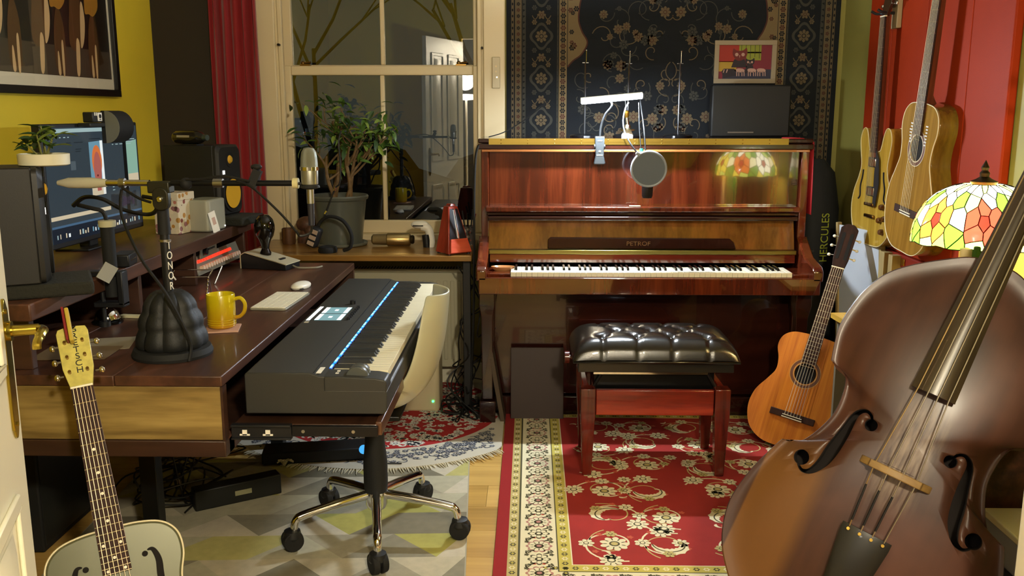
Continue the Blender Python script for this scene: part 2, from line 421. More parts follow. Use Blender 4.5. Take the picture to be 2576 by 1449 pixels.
# ---- the open white door with its brass lever
d0 = Vector((-.625, .765, 0)); d1 = Vector((-.885, 1.50, 0)); dv = (d1 - d0); dl = dv.length
dr = struct(bpy.data.objects.new('door_1', None)); COL.objects.link(dr)
dr.location = d0; dr.rotation_euler = (0, 0, math.atan2(dv.y, dv.x))          # local x hinge -> free edge, local -y faces right
MB().b2((0, -.0, .008), (dl, .036, 2.03)).obj('slab', pnl, dr, bevel=.003)
for x0, x1 in ((.1, dl / 2 - .045), (dl / 2 + .045, dl - .1)):
    for z0, z1 in ((.2, .78), (.98, 1.9)):
        f = MB()
        for a, b in (((x0, z0), (x1, z0 + .022)), ((x0, z1 - .022), (x1, z1)), ((x0, z0 + .022), (x0 + .022, z1 - .022)), ((x1 - .022, z0 + .022), (x1, z1 - .022))):
            f.b2((a[0], -.008, a[1]), (b[0], 0, b[1]))
        mo = f.obj('panel_moulding', pnl, dr, bevel=.004)
        MB().loft([[(x0 + .05, -.001, z0 + .05), (x1 - .05, -.001, z0 + .05), (x1 - .05, -.001, z1 - .05), (x0 + .05, -.001, z1 - .05)],
                   [(x0 + .075, -.009, z0 + .075), (x1 - .075, -.009, z0 + .075), (x1 - .075, -.009, z1 - .075), (x0 + .075, -.009, z1 - .075)]]).obj('raised_panel', pnl, dr)
brs = mat('polished_brass', 'b09a3e', .2, 1.)
px_ = dl - .055
pl = [(px_ + x, z) for x, z in crom([(-.02, .90), (-.02, 1.06), (-.014, 1.085), (0, 1.10), (.014, 1.085), (.02, 1.06), (.02, .90), (.014, .875), (0, .86), (-.014, .875)], 4, True)]
MB().prism([(x, z) for x, z in pl], -.005, .0, 0, Matrix(((1, 0, 0, 0), (0, 0, 1, 0), (0, 1, 0, 0), (0, 0, 0, 1)))).obj('backplate', brs, dr, bevel=.0015)
hz = 1.045
lev = MB().cyl((px_, -.004, hz), (px_, -.012, hz), .017).cyl((px_, -.01, hz), (px_, -.052, hz), .0095).tube(crom([(px_, -.05, hz), (px_ - .012, -.06, hz + .001), (px_ - .035, -.062, hz + .002), (px_ - .055, -.06, hz - .003), (px_ - .066, -.058, hz - .01), (px_ - .068, -.058, hz - .018)], 6), [.008] * 18 + [.007] * 13, 10)
lev.obj('lever_handle', brs, dr)
for z in (.885, 1.078): MB().cyl((px_, -.004, z), (px_, -.0075, z), .004, n=10).obj('screw', brs, dr)

# ================================================================ LIGHT FITTINGS the photograph implies (ceiling lamp above, round lamp in the hall that the window mirrors)
t = thing('pendant_lamp', 'opal globe pendant lamp lighting the hall behind the camera', 'lamp', (.4, -.3, ZC))
MB().lathe([(.0, 0), (.05, 0), (.05, -.02), (.0, -.022)], 24).obj('ceiling_rose', WHT, t)
MB().cyl((0, 0, -.02), (0, 0, -.46), .003, n=8).obj('flex', WHT, t)
MB().sph((0, 0, -.53), .075, 0, 24, 14).obj('opal_globe', mat('opal_glass', 'fff3d8', .3, emit='fff0d0', es=PEND_W / (4 * math.pi * math.pi * .075 ** 2)), t)
t = thing('floor_lamp', 'white disc floor lamp in the hall mirrored in the window pane', 'lamp', (-.68, -.45, 0))
MB().lathe([(0, 0), (.13, 0), (.13, .015), (.02, .025), (.0, .025)], 28).obj('base', WHT, t)
MB().cyl((0, 0, .02), (0, 0, 1.52), .012).obj('pole', WHT, t)
MB().lathe([(0, 1.585), (.12, 1.575), (.14, 1.555), (.13, 1.53), (.0, 1.52)], 32).obj('disc_shade', mat('lit_disc', 'fff8e8', .3, emit='fff6e0', es=16.), t)
light('floor_lamp_light', 'POINT', (0, .1, 1.72), HALL_W, (1., .92, .74), .1, parent=t)

# ================================================================ UPRIGHT PIANO
mah = wood('piano_mahogany', '34130a', '6e3018', 2, 12, 14, .12, .8, c3='521f0f', bump=.0)
mah2 = wood('piano_mahogany_light', '6a3c14', '9a6028', 2, 14, 10, .14, .7, c3='835020', bump=.01)
mahd = wood('piano_mahogany_dark', '1f0c08', '35150d', 0, 12, 14, .16, .6, bump=.01)
PX0, PX1, PYF, PYB = -.222, 1.232, 4.10, 4.52         # body; key bed stands out to y = 3.86
p = thing('upright_piano', 'glossy mahogany upright piano under the hanging dark carpet', 'piano', ((PX0 + PX1) / 2, PYF, 0))
pc = (PX0 + PX1) / 2; hw = (PX1 - PX0) / 2
MB().b2((-hw, 0, .0), (-hw + .035, PYB - PYF, 1.235)).obj('side_panel', mah, p, bevel=.004)
MB().b2((hw - .035, 0, .0), (hw, PYB - PYF, 1.235)).obj('side_panel', mah, p, bevel=.004)
MB().b2((-hw + .035, .2, .0), (hw - .035, PYB - PYF, 1.22)).obj('back_frame', mahd, p)
MB().b2((-hw + .035, .025, .985), (hw - .035, .05, 1.232)).obj('upper_panel', mah, p, bevel=.003)
lid = MB().b2((-hw - .012, -.012, 1.237), (hw + .012, PYB - PYF, 1.262)).b2((-hw - .012, -.0, 1.264), (hw + .012, PYB - PYF, 1.284)).obj('lid', mahd, p, bevel=.004)
MB().b2((-hw + .036, -.0145, 1.258), (hw - .1, -.012, 1.285)).b2((-hw + .036, -.016, 1.2705), (hw - .1, -.0142, 1.2725)).obj('brass_hinge', mat('hinge_brass', '8f7a3c', .3, 1.), lid)
for i in range(11):
    for z in (1.264, 1.279):
        MB().sph((-hw + .09 + i * .118, -.0155, z), .0028, 0, 8, 4).obj('hinge_pin', GOLD, lid)
MB().b2((-hw + .004, -.013, 1.226), (hw - .004, -.006, 1.2365)).obj('lid_edge_strip', mat('polished_edge', 'a86a3a', .1, 0, coat=1.), p, bevel=.002)
# music shelf and mouldings
MB().b2((-hw + .02, -.045, .962), (hw - .04, .03, .987)).obj('music_shelf', mah, p, bevel=.006)
MB().b2((-hw + .025, -.03, .945), (hw - .045, .03, .961)).obj('moulding', mahd, p, bevel=.004)
MB().b2((-hw + .03, -.05, .925), (hw - .05, .03, .944)).obj('moulding', mahd, p, bevel=.005)
# fallboard
MB().loft([[(-hw + .035, .0, .79), (hw - .045, .0, .79), (hw - .045, .04, .925), (-hw + .035, .04, .925)], [(-hw + .035, .03, .78), (hw - .045, .03, .78), (hw - .045, .06, .925), (-hw + .035, .06, .925)]]).obj('fallboard', mah2, p)
fx0, fx1 = at(1378, 610, Y=4.1).x - pc, at(1850, 610, Y=4.1).x - pc
fl_ = MB().prism([(fx0 + .0, .795), (fx1 - .0, .795), (fx1 - .01, .825), (fx1 - .03, .842), (fx0 + .012, .846), (fx0, .835)], -.018, .004, 0, Matrix(((1, 0, 0, 0), (0, 0, 1, 0), (0, 1, 0, 0), (0, 0, 0, 1)))).obj('music_flap', mahd, p, bevel=.003)
fpt = at(1606, 616, Y=4.08)
text('maker_lettering', 'PETROF', .027, mat('faded_gold', '6a4c2c', .4, .4), fl_, xf(fpt.x - pc, -.0185, .818, R(90)), 1.15)
MB().b2((-hw + .035, -.04, .772), (hw - .045, .0, .792)).obj('brass_strip', mat('hinge_brass_dull', '8d8247', .3, 1.), p, bevel=.003)
MB().b2((-hw + .04, -.035, .735), (hw - .05, .01, .771)).obj('key_rail', wood('key_rail_red', '4e150c', '7a2a16', 0, 14, 12, .12, .9), p)
kx0, kx1 = at(1285, 675, Y=3.92).x - pc, at(1990, 675, Y=3.92).x - pc
# key bed, cheeks and legs
MB().b2((-hw - .0, -.25, .635), (hw, .02, .69)).obj('key_bed', mahd, p, bevel=.004)
MB().b2((-hw - .0, -.262, .632), (hw, -.248, .705)).obj('key_slip', mah, p, bevel=.004)
for s, a, b in ((-1, -hw - .01, kx0 - .035), (1, kx1 + .035, hw + .01)):
    pr = [(-.262, .69), (-.262, .735), (-.245, .752), (-.12, .775), (-.03, .83), (.0, .85), (.02, .85), (.02, .69)]
    tf = Matrix(((0, 0, 1, 0), (1, 0, 0, 0), (0, 1, 0, 0), (0, 0, 0, 1)))
    e0, e1 = (a, a + .045) if s < 0 else (b - .045, b)
    MB().prism(pr, e0, e1, 0, tf).obj('cheek', mah, p, bevel=.006)
    MB().b2((min(e1, kx0) if s < 0 else kx1 + .002, -.2, .69), (kx0 - .002 if s < 0 else e0, -.0, .712)).obj('key_block', mah, p, bevel=.003)
    lx = (-hw + .03) if s < 0 else (hw - .03)
    MB().loft([[(lx - w, -.1 - w * 1.2, z), (lx + w, -.1 - w * 1.2, z), (lx + w, -.1 + w, z), (lx - w, -.1 + w, z)] for w, z in ((.034, .635), (.036, .56), (.026, .5), (.024, .12))]).obj('leg', mahd, p, bevel=.004)
    MB().b2((lx - .036, -.145, .0), (lx + .036, .06, .115)).obj('toe_block', mahd, p, bevel=.005)
MB().b2((-hw + .036, .03, .1), (hw - .036, .055, .635)).obj('lower_panel', mahd, p, bevel=.003)
MB().b2((-hw + .036, .0, .0), (hw - .036, .06, .095)).obj('bottom_board', mahd, p, bevel=.003)
for px in (1560, 1603, 1650):
    q = at(px, 1008, Y=3.95); MB().b2((q.x - pc - .012, -.09, .035), (q.x - pc + .012, .01, .047)).obj('pedal', GOLD, p, bevel=.004)
# keys
ivory = mat('ivory_key', 'f0ead2', .25, coat=.3); ebony = mat('ebony_key', '0d0c0c', .25)
nw = 52; kw = (kx1 - kx0) / nw
wkm = MB().b2((0, 0, 0), (kw - .0008, .145, .021)).mesh('white_key', ivory)
bkm = MB().loft([[(0, .0, 0), (.0105, .0, 0), (.0105, .095, 0), (0, .095, 0)], [(.001, .006, .011), (.0095, .006, .011), (.0095, .095, .011), (.001, .095, .011)]]).mesh('black_key', ebony)
for i in range(nw):
    link('white_key', wkm, p, (kx0 + i * kw, -.206, .699), bevel=.0008, seg=1)
    n = (i + 5) % 7                                       # A is the first key: C = 0
    if n in (0, 1, 3, 4, 5) and i < nw - 1:
        link('black_key', bkm, p, (kx0 + (i + 1) * kw - .0057, -.158, .7195))
MB().b2((kx0 - .001, -.2065, .6985), (kx1, -.206, .70)).obj('key_felt', mat('red_felt', '6a0f10', .9), p)  # thin dark red felt strip along the key fronts
# small things on the piano
t = thing('oval_dish', 'pale wooden oval dish at the left end of the piano keys', 'dish', (at(1265, 655, Y=3.98).x, 3.985, .712))
MB().lathe([(0, .0), (.03, .0), (.042, .012), (.044, .018), (.04, .018), (.03, .008), (.0, .006)], 28, sx=1.2, sy=.7).obj('bowl', wood('pale_wood_dish', '9a6236', 'c48a58', 0, 30, 8, .3, .4), t)
q = at(1597, 523, Y=4.06)
tag(MB().b2((-.025, -.0045, 0), (.025, .0045, .005)).obj('eraser', mat('eraser_white', 'd8c8a8', .5), None, (q.x, 4.062, .9875), bevel=.001), 'small pale eraser on the ledge of the piano music shelf', 'eraser')
# cover cloth over the right corner
tag(MB().grid([[(x, y, z) for x, y, z in ((1.12, 4.11, 1.2865), (1.20, 4.105, 1.2867), (1.2475, 4.1, 1.27), (1.2485, 4.09, 1.1), (1.249, 4.085, .95))], [(x, y, z) for x, y, z in ((1.13, 4.2, 1.2865), (1.2, 4.2, 1.2867), (1.2475, 4.2, 1.27), (1.2485, 4.2, 1.1), (1.249, 4.19, .95))], [(x, y, z) for x, y, z in ((1.16, 4.3, 1.2865), (1.2, 4.31, 1.2867), (1.2475, 4.31, 1.27), (1.2485, 4.32, 1.1), (1.249, 4.31, .97))]]).obj('red_cloth', mat('red_cloth', 'a01820', .7)), 'red cloth draped over the right top corner of the piano', 'cloth')
bpy.data.objects['red_cloth'].modifiers.new('thick', 'SOLIDIFY').thickness = .002

# ---- things standing on the lid
TOPZ = 1.2845
for px, h in ((1470, .34), (1578, .335), (1705, .335)):
    q = at(px, 345, Y=4.3)
    t = thing('desk_microphone_stand', {1470: 'thin black table stand with round base, leftmost on the piano lid', 1578: 'thin black table stand behind the lamp bar on the piano lid', 1705: 'thin black table stand with round base right of the lamp on the piano'}[px], 'stand', (q.x, 4.3, TOPZ), 0, 'table stands on the piano lid')
    MB().lathe([(0, 0), (.066, 0), (.068, .008), (.06, .013), (.02, .018), (0, .018)], 28).obj('base', mat('black_gloss', '101113', .15, coat=.5), t)
    MB().cyl((0, 0, .016), (0, 0, h), .0035, n=8).obj('rod', mat('smoked_steel', '5b5d60', .3, .9), t)
    MB().cyl((-.014, 0, h - .004), (.014, 0, h - .004), .002, n=6).obj('cross_bar', CHR, t)
    MB().sph((.004, 0, h + .05), .004, 0, 8, 5).cyl((.004, 0, h), (.004, 0, h + .048), .0015, n=6).obj('tip', CHR, t)
t = thing('flat_box', 'dark flat box standing at the right end of the piano lid', 'box', (at(1880, 340, Y=4.42).x, 4.42, TOPZ))
MB().b2((-.18, -.03, .0), (.19, .03, .24)).obj('case', mat('dark_grey_box', '0f0f0f', .6), t, bevel=.008)
MB().b2((-.10, -.034, .018), (.02, -.03, .024)).obj('nameplate', mat('dull_plate', '5b5146', .5), t)

# ---- clip lamp: clamp, gooseneck, LED bar
LA, LB_ = Vector((.212, 3.98, 1.443)), Vector((.476, 4.0, 1.467))
t = thing('clip_lamp', 'grey clip-on lamp with a glowing white light bar clamped to the piano lid', 'lamp', (at(1508, 375, Y=4.07).x, 4.085, 1.24))
ox = t.location.copy()
grey = mat('lamp_grey', '3e4347', .35, .3)
cl = [(-.021, .055), (.021, .055), (.019, .0), (.018, -.03), (.026, -.06), (.0235, -.067), (-.0235, -.067), (-.026, -.06), (-.018, -.03), (-.019, .0)]
TF = Matrix(((1, 0, 0, 0), (0, 0, 1, 0), (0, 1, 0, 0), (0, 0, 0, 1)))
c_ = MB().prism(cl, -.034, -.022, 0, TF).obj('clamp_front', grey, t, bevel=.004)
MB().sph((0, -.0345, -.01), .005, 0, 10, 5, (1, .3, 1)).box((0, -.0345, -.026), (.026, .001, .003)).obj('clamp_mark', WHTP, c_)
MB().box((0, -.0345, .036), (.018, .001, .004)).obj('touch_mark', mat('mark_grey', '9aa0a4', .4), c_)
MB().cyl((-.024, -.02, .01), (.024, -.02, .01), .013, n=16).obj('clamp_spring', BLK, t)
MB().b2((-.017, -.022, .046), (.017, .09, .054)).obj('clamp_jaw', BLK, t, bevel=.003)
mid = (LA + LB_) / 2
MB().tube(crom([(0, -.028, .05), (.004, -.03, .1), (.02, -.05, .15), (.045, -.08, .19), tuple(mid - ox + Vector((-.02, .005, .01)))], 8), .0042, 8).obj('gooseneck', mat('gooseneck_grey', '1e2022', .5, .2), t)
dirb = (LB_ - LA).normalized()
MB().tube([LA - ox + Vector((0, .009, .005)), LB_ - ox + Vector((0, .009, .005))], .0125, 14).obj('bar_housing', WHT, t)
MB().tube([LA - ox + dirb * .004 + Vector((0, -.004, -.001)), LB_ - ox - dirb * .004 + Vector((0, -.004, -.001))], .0105, 14).obj('led_tube', mat('led_glow', 'ffffff', .4, emit='e9f5ff', es=LED_E), t)

# ---- large-diaphragm microphone with pop filter hanging in front of the piano
t = thing('studio_microphone', 'dark studio microphone hanging upside down behind the round pop filter', 'microphone', (at(1628, 470, Y=4.03).x, 4.02, 1.03))
MB().lathe([(0, .0), (.02, .0), (.024, .01), (.025, .05), (.025, .13), (.012, .14), (0, .14)], 20).obj('body', mat('mic_dark', '211d1b', .35, .5), t)
MB().cyl((0, 0, .14), (-.012, .0, .2), .006, .005, 10).obj('stem', WHT, t)
MB().tube(crom([(-.012, 0, .2), (-.02, .02, .3), (-.03, .1, .42)], 6), .003, 6).obj('lead', mat('gooseneck_grey'), t)
t = thing('pop_filter', 'round grey mesh pop filter hanging on a gooseneck before the piano', 'pop filter', at(1632, 425, Y=3.95))
ring = [(.0735 * math.cos(2 * math.pi * i / 40), 0, .0735 * math.sin(2 * math.pi * i / 40)) for i in range(40)]
MB().tube(ring, .0055, 8, closed=True).obj('hoop', mat('hoop_grey', '8a9096', .4), t)
MB().cyl((0, -.002, 0), (0, .002, 0), .071, n=40).obj('mesh_fabric', mat('popmesh', '5c646c', .7, bump=.1, bscale=900), t)
MB().box((-.046, 0, .064), (.022, .012, .014), 0, Matrix.Rotation(R(35), 3, 'Y')).obj('hinge', mat('hoop_grey'), t, bevel=.003)
MB().tube(crom([(-.05, 0, .068), (-.075, .01, .1), (-.1, .04, .15), (-.108, .06, .2), (-.1, .07, .25), (-.085, .07, .28)], 8), .0035, 8).obj('gooseneck', mat('gooseneck_grey'), t)
t = thing('boom_clamp', 'white and brass mount standing on the edge of the piano lid', 'mount', (at(1578, 345, Y=4.13).x, 4.13, TOPZ))
MB().lathe([(0, -.03), (.024, -.03), (.026, .015), (.018, .03), (0, .03)], 18).obj('socket', WHT, t)
MB().lathe([(.02, .03), (.036, .034), (.036, .04), (.018, .046), (.014, .06), (0, .06)], 18).obj('collar', NICK, t)
MB().cyl((0, 0, .06), (-.006, 0, .1), .009, .007, 12).obj('stem', NICK, t)
MB().lathe([(.008, .09), (.012, .1), (.013, .118), (.008, .122), (0, .122)], 12, c=(-.006, 0, 0)).obj('brass_cap', GOLD, t)
MB().cyl((-.008, 0, .12), (-.016, 0, .2), .002, n=6).obj('wire', CABLE, t)
t = thing('jack_lead', 'thin white lead with a plug dangling beside the pop filter', 'cable', (at(1612, 330, Y=4.03).x, 4.03, 1.24))
MB().tube(crom([(-.01, .02, .2), (-.006, .01, .1), (.0, -.0, .03), (.004, 0, .0)], 8), .0024, 6).obj('lead', mat('gooseneck_grey'), t)
MB().cyl((.004, 0, .0), (.01, -.0, -.045), .008, .007, 12).obj('plug', WHT, t)
MB().cyl((.0035, 0, .004), (.0055, 0, -.008), .0085, n=12).obj('ring', mat('teal_ring', '3e9a8a', .4), t)
# boards leaning under the piano
for nm, lab, pts, th, m in (('leaning_board', 'square brown board leaning under the left of the piano', (at(1287, 1017, Z=.0), at(1413, 1017, Z=.0), .33), .012, mat('brown_board', '2e1c16', .5)),
                            ('leaning_board', 'narrow plank leaning beside the piano leg', (at(1268, 1040, Z=0), at(1282, 1034, Z=0), .34), .012, mat('grey_plank', '4a3c2c', .6))):
    a, b, h = pts; d = b - a; y = min(a.y, b.y) - .02
    if 'narrow' in lab:
        o = MB().box((0, 0, h / 2), (.02, .12, h)).obj(nm, m, None, (a.x, 4.03, .007), (0, R(-9.5), 0), bevel=.002)
    else:
        o = MB().box((0, 0, h / 2), (d.length, th, h)).obj(nm, m, None, ((a.x + b.x) / 2, 4.04, .007), (R(-9), 0, 0), bevel=.002)
    tag(o, lab, 'board')

# ================================================================ STUDIO DESK
dkw = wood('desk_dark_oak', '3a231a', '6b4431', 1, 9, 14, .42, .1, c3='4f3123', bump=.04)
dkx = wood('desk_dark_oak_cross', '2e1d16', '4f3325', 0, 9, 14, .4, .1, bump=.04)
pine = wood('desk_pine_panel', '5f4a24', 'bda468', 0, 9, 11, .5, .0, c3='9a8149', bump=.05, knots=1.)
DY0, DY1, DXR, DZ = 2.19, 3.945, -.772, .75
d = thing('studio_desk', 'long dark oak studio desk with raised shelf and pull-out tray on the left', 'desk', (-1.3, DY0, 0))
ox, oy = -1.3, DY0
def D(a, b): return (a[0] - ox, a[1] - oy, a[2]), (b[0] - ox, b[1] - oy, b[2])
xs = [XL + .006, -1.6, -1.32, -1.045, DXR]
for i in range(4): MB().b2(*D((xs[i] + .0006, DY0, DZ - .028), (xs[i + 1] - .0006, DY1, DZ))).obj('plank', dkw, d, bevel=.003)
MB().b2(*D((XL + .01, DY0 + .004, .58), (DXR - .006, DY0 + .026, DZ - .0285))).obj('end_panel', pine, d, bevel=.002)
MB().b2(*D((XL + .01, DY0, .535), (DXR, DY0 + .07, .579))).obj('lower_rail', dkx, d, bevel=.003)
MB().b2(*D((DXR - .02, DY0 + .027, .535), (DXR, DY1 - .03, .58))).obj('side_rail', dkw, d, bevel=.003)
MB().b2(*D((DXR - .006, DY0 + .0, .58), (DXR + .0, DY0 + .03, DZ - .0285))).obj('edge_strip', dkx, d)
MB().b2(*D((XL + .01, DY1 - .03, .535), (DXR - .0, DY1 - .006, DZ - .0285))).obj('end_panel', dkx, d)
MB().b2(*D((XL + .01, DY0 + .027, .535), (XL + .03, DY1 - .03, DZ - .0285))).obj('back_rail', dkx, d)
MB().b2(*D((XL + .03, DY0 + .07, .535), (DXR - .02, DY1 - .03, .55))).obj('drawer_floor', dkx, d)
for x, y in ((-1.19, DY0 + .5), (-1.78, DY0 + .1), (-1.06, DY1 - .3), (-1.78, DY1 - .1)):
    MB().b2(*D((x - .026, y - .026, 0), (x + .026, y + .026, .535))).obj('leg', DARKM if x > -1.2 else dkx, d, bevel=.003)
# raised shelf along the wall
SZ, SXF = .93, -1.245
MB().b2(*D((XL + .006, 2.20, SZ - .045), (SXF, 4.03, SZ))).obj('raised_shelf', dkw, d, bevel=.004)
for y in (2.24, 2.9, 3.40, 4.005): MB().b2(*D((XL + .02, y, DZ), (SXF - .03, y + .024, SZ - .0455))).obj('shelf_divider', dkx, d, bevel=.002)
MB().b2(*D((XL + .008, 2.25, DZ), (XL + .019, 4.0, SZ - .0455))).obj('shelf_back', dkx, d)
# pull-out tray
TZ = .605
tray = MB().b2(*D((DXR + .004, 2.25, .582), (-.39, 3.72, TZ))).obj('tray', wood('tray_wood', '2a1a12', '4a2e20', 1, 10, 12, .35, .2), d, bevel=.002)
MB().b2(*D((-.4, 2.25, .575), (-.383, 3.72, .612))).obj('tray_lip', wood('tray_lip_wood', '3d261a', '5d3b28', 1, 10, 12, .3, .3), tray, bevel=.003)
sl = MB().b2(*D((DXR + .002, 2.232, .572), (-.615, 2.246, .607))).b2(*D((DXR + .002, 2.226, .603), (-.615, 2.246, .609))).b2(*D((DXR + .002, 2.226, .569), (-.615, 2.246, .574))).obj('drawer_slide', BLK, tray, bevel=.001)
MB().b2(*D((-.614, 2.236, .576), (-.392, 2.248, .604))).obj('drawer_slide', mat('slide_dark', '232325', .35, .6), tray, bevel=.001)
for x in (-.735, -.675):
    m_ = MB().box((x - ox, 2.2305 - oy, .588), (.012, .003, .014)).box((x - ox, 2.2305 - oy, .582), (.026, .003, .004)).obj('slide_slot', WHTP, sl)
for x in (-.585, -.455):
    MB().cyl((x - ox, 2.2345 - oy, .59), (x - ox, 2.2365 - oy, .59), .0045, n=12).obj('slide_screw', STEEL, tray)
# ================================================================ 88-KEY SYNTH KEYBOARD on the tray
kbm = mat('synth_body', '31312e', .5, bump=.02, bscale=600); kbt = mat('synth_panel', '353632', .42)
KX0, KX1, KY0, KY1 = -.742, -.372, 2.272, 3.64
s = thing('synth_keyboard', 'long dark grey 88-key synth keyboard with blue light guide on the desk tray', 'keyboard', (KX0, KY0, TZ))
kd, kl = KX1 - KX0, KY1 - KY0
# cross section, x from the rear to the player, z up from the tray
pr = [(0, .02), (.0, .125), (.006, .131), (.17, .131), (.195, .122), (.212, .1205), (.212, .085), (kd - .004, .085), (kd, .08), (kd, .03), (kd - .01, .02)]
tfm = Matrix(((1, 0, 0, 0), (0, 0, 1, 0), (0, 1, 0, 0), (0, 0, 0, 1)))
MB().prism(pr, 0, kl, 0, tfm).obj('body', kbm, s, bevel=.003)
blk_end = [(.205, .08), (.205, .121), (.25, .121), (kd - .03, .117), (kd - .004, .112), (kd, .105), (kd, .08)]
MB().prism(blk_end, .0, .075, 0, tfm).obj('end_block', kbm, s, bevel=.003)
MB().prism(blk_end, kl - .02, kl, 0, tfm).obj('end_block', kbm, s, bevel=.003)
for x, y in ((.04, .1), (.3, .1), (.04, kl - .1), (.3, kl - .1)): MB().cyl((x, y, 0), (x, y, .021), .016, n=14).obj('foot', RUB, s)
k0, k1 = .082, kl - .026; kw2 = (k1 - k0) / 52
wk2 = MB().b2((0, 0, 0), (.148, kw2 - .0007, .02)).mesh('white_key', mat('synth_white_key', 'eee6c8', .3, coat=.2))
bk2 = MB().loft([[(0, 0, 0), (.095, 0, 0), (.095, .0115, 0), (0, .0115, 0)], [(0, .001, .0115), (.087, .001, .0115), (.087, .0105, .0115), (0, .0105, .0115)]]).mesh('black_key', mat('synth_black_key', '2b2d2f', .35))
bl = mat('blue_light_guide', '2a86ff', .4, emit='2c8cff', es=1.2); bl2 = mat('pale_blue_light_guide', '8ecbff', .4, emit='7cc4ff', es=1.2)
ledm = MB().b2((0, 0, 0), (.0045, .0088, .0022))
ledA = ledm.mesh('light_guide_dot', bl); ledB = ledm.mesh('light_guide_dot', bl2)
MB().b2((.204, k0 - .003, .1195), (.2115, k1 + .002, .1215)).obj('light_guide_bar', mat('blue_bar', '0c2a66', .3, emit='1450d0', es=.9), s)
for i in range(52):
    link('white_key', wk2, s, (.214, k0 + i * kw2, .0955), bevel=.0008, seg=1)
    n = (i + 5) % 7
    link('light_guide_dot', ledA if (i % 3) else ledB, s, (.2055, k0 + i * kw2 + .002, .1215))
    if n in (0, 1, 3, 4, 5) and i < 51:
        link('black_key', bk2, s, (.214, k0 + (i + 1) * kw2 - .006, .114))
        link('light_guide_dot', ledB, s, (.2055, k0 + i * kw2 + .0142, .1216))
MB().b2((.178, .012, .1287), (.18, kl - .012, .1297)).obj('panel_seam', BLK, s)
yq = at(835, 790, Z=.735).y - KY0
scr = mat('synth_screen', '20282a', .2, emit='8fbcc0', es=.42); scw = mat('synth_screen_white', 'f2f6f6', .3, emit='eef4f4', es=.5)
for dy in (-.052, .052):
    c = MB().b2((.04, yq + dy - .046, .131), (.128, yq + dy + .046, .1318)).obj('screen', scr, s)
    P = Paint(.0003); P.rect(.04, yq + dy - .044, .054, yq + dy + .044, scw).rect(.113, yq + dy - .044, .127, yq + dy + .044, scw).rect(.078, yq + dy - .012, .09, yq + dy + .012, scw)
    P.obj('display_image', c, (0, 0, .1319))
MB().b2((.014, yq - .1, .131), (.026, yq + .11, .1318)).obj('lit_button_row', scw, s)
MB().b2((.016, yq - .135, .131), (.03, yq - .118, .1318)).obj('lit_button', mat('pale_button', 'cfc9b4', .4), s)
for i in range(8):
    MB().lathe([(0, 0), (.006, 0), (.0058, .009), (.0048, .0095), (0, .0095)], 12, c=(.15, yq - .086 + i * .025, .131)).obj('knob', BLK, s)
MB().lathe([(0, 0), (.011, 0), (.0105, .012), (.009, .013), (0, .013)], 16, c=(.118, yq + .16, .131)).obj('encoder', BLK, s)
for i, y in enumerate((.02, .045)):
    w_ = MB().cyl((.29, y, .112), (.29, y + .018, .112), .03, n=32).obj('pitch_wheel', mat('wheel_grey', '4a4d4a', .3), s, bevel=.002)
for x, y in ((.232, .05), (.232, .03)): MB().b2((x, y, .121), (x + .008, y + .008, .1225)).obj('button', WHT, s)
MB().b2((.338, .012, .1155), (.341, .06, .1166)).obj('touch_strip', WHTP, s)
for i in range(4): MB().b2((.184, .014 + i * .0145, .1262), (.197, .026 + i * .0145, .1272)).obj('nameplate_mark', WHTP, s)
# ================================================================ SWIVEL CHAIR
cm = mat('chair_shell_white', 'b4b296', .35, coat=.2)
c = thing('swivel_chair', 'white shell swivel chair on a chrome five-star base at the keyboard', 'chair', (-.512, 2.86, 0))
prof = crom([(.25, .84), (.245, .78), (.232, .68), (.205, .585), (.155, .51), (.08, .468), (-.04, .46), (-.16, .472), (-.2, .46)], 4)
hwid = crom([(.11,), (.16,), (.19,), (.21,), (.225,), (.225,), (.22,), (.2,), (.17,)], 4)
G = []
for i, (x, z) in enumerate(prof):
    a, b = prof[max(i - 1, 0)], prof[min(i + 1, len(prof) - 1)]
    tx, tz = b[0] - a[0], b[1] - a[1]; l = math.hypot(tx, tz); nx, nz = tz / l, -tx / l       # towards the sitter
    row = []; f = i / (len(prof) - 1)
    for j in range(15):
        t_ = -1 + 2 * j / 14; curl = (.06 + .04 * f if f < .5 else .05 + .06 * max(0, 1 - abs(f - .5) * 4)) * abs(t_) ** 2.4
        row.append((x + nx * curl, hwid[i][0] * t_ * (1 - .06 * abs(t_)), z + nz * curl))
    G.append(row)
sh = MB().grid(G).obj('seat_shell', cm, c)
sd = sh.modifiers.new('thick', 'SOLIDIFY'); sd.thickness = .009; sd.offset = 0
ss = sh.modifiers.new('smooth', 'SUBSURF'); ss.levels = 1; ss.render_levels = 1
MB().b2((-.1, -.1, .435), (.1, .1, .452)).obj('seat_plate', DARKM, c, bevel=.004)
MB().cyl((0, 0, .38), (0, 0, .437), .014).obj('piston', CHR, c)
MB().lathe([(0, .16), (.038, .16), (.04, .19), (.04, .26), (.033, .33), (.031, .385), (0, .385)], 24).obj('column_cover', BLKM, c)
MB().lathe([(0, .1), (.03, .1), (.036, .115), (.037, .165), (0, .165)], 24).obj('hub', CHR, c)
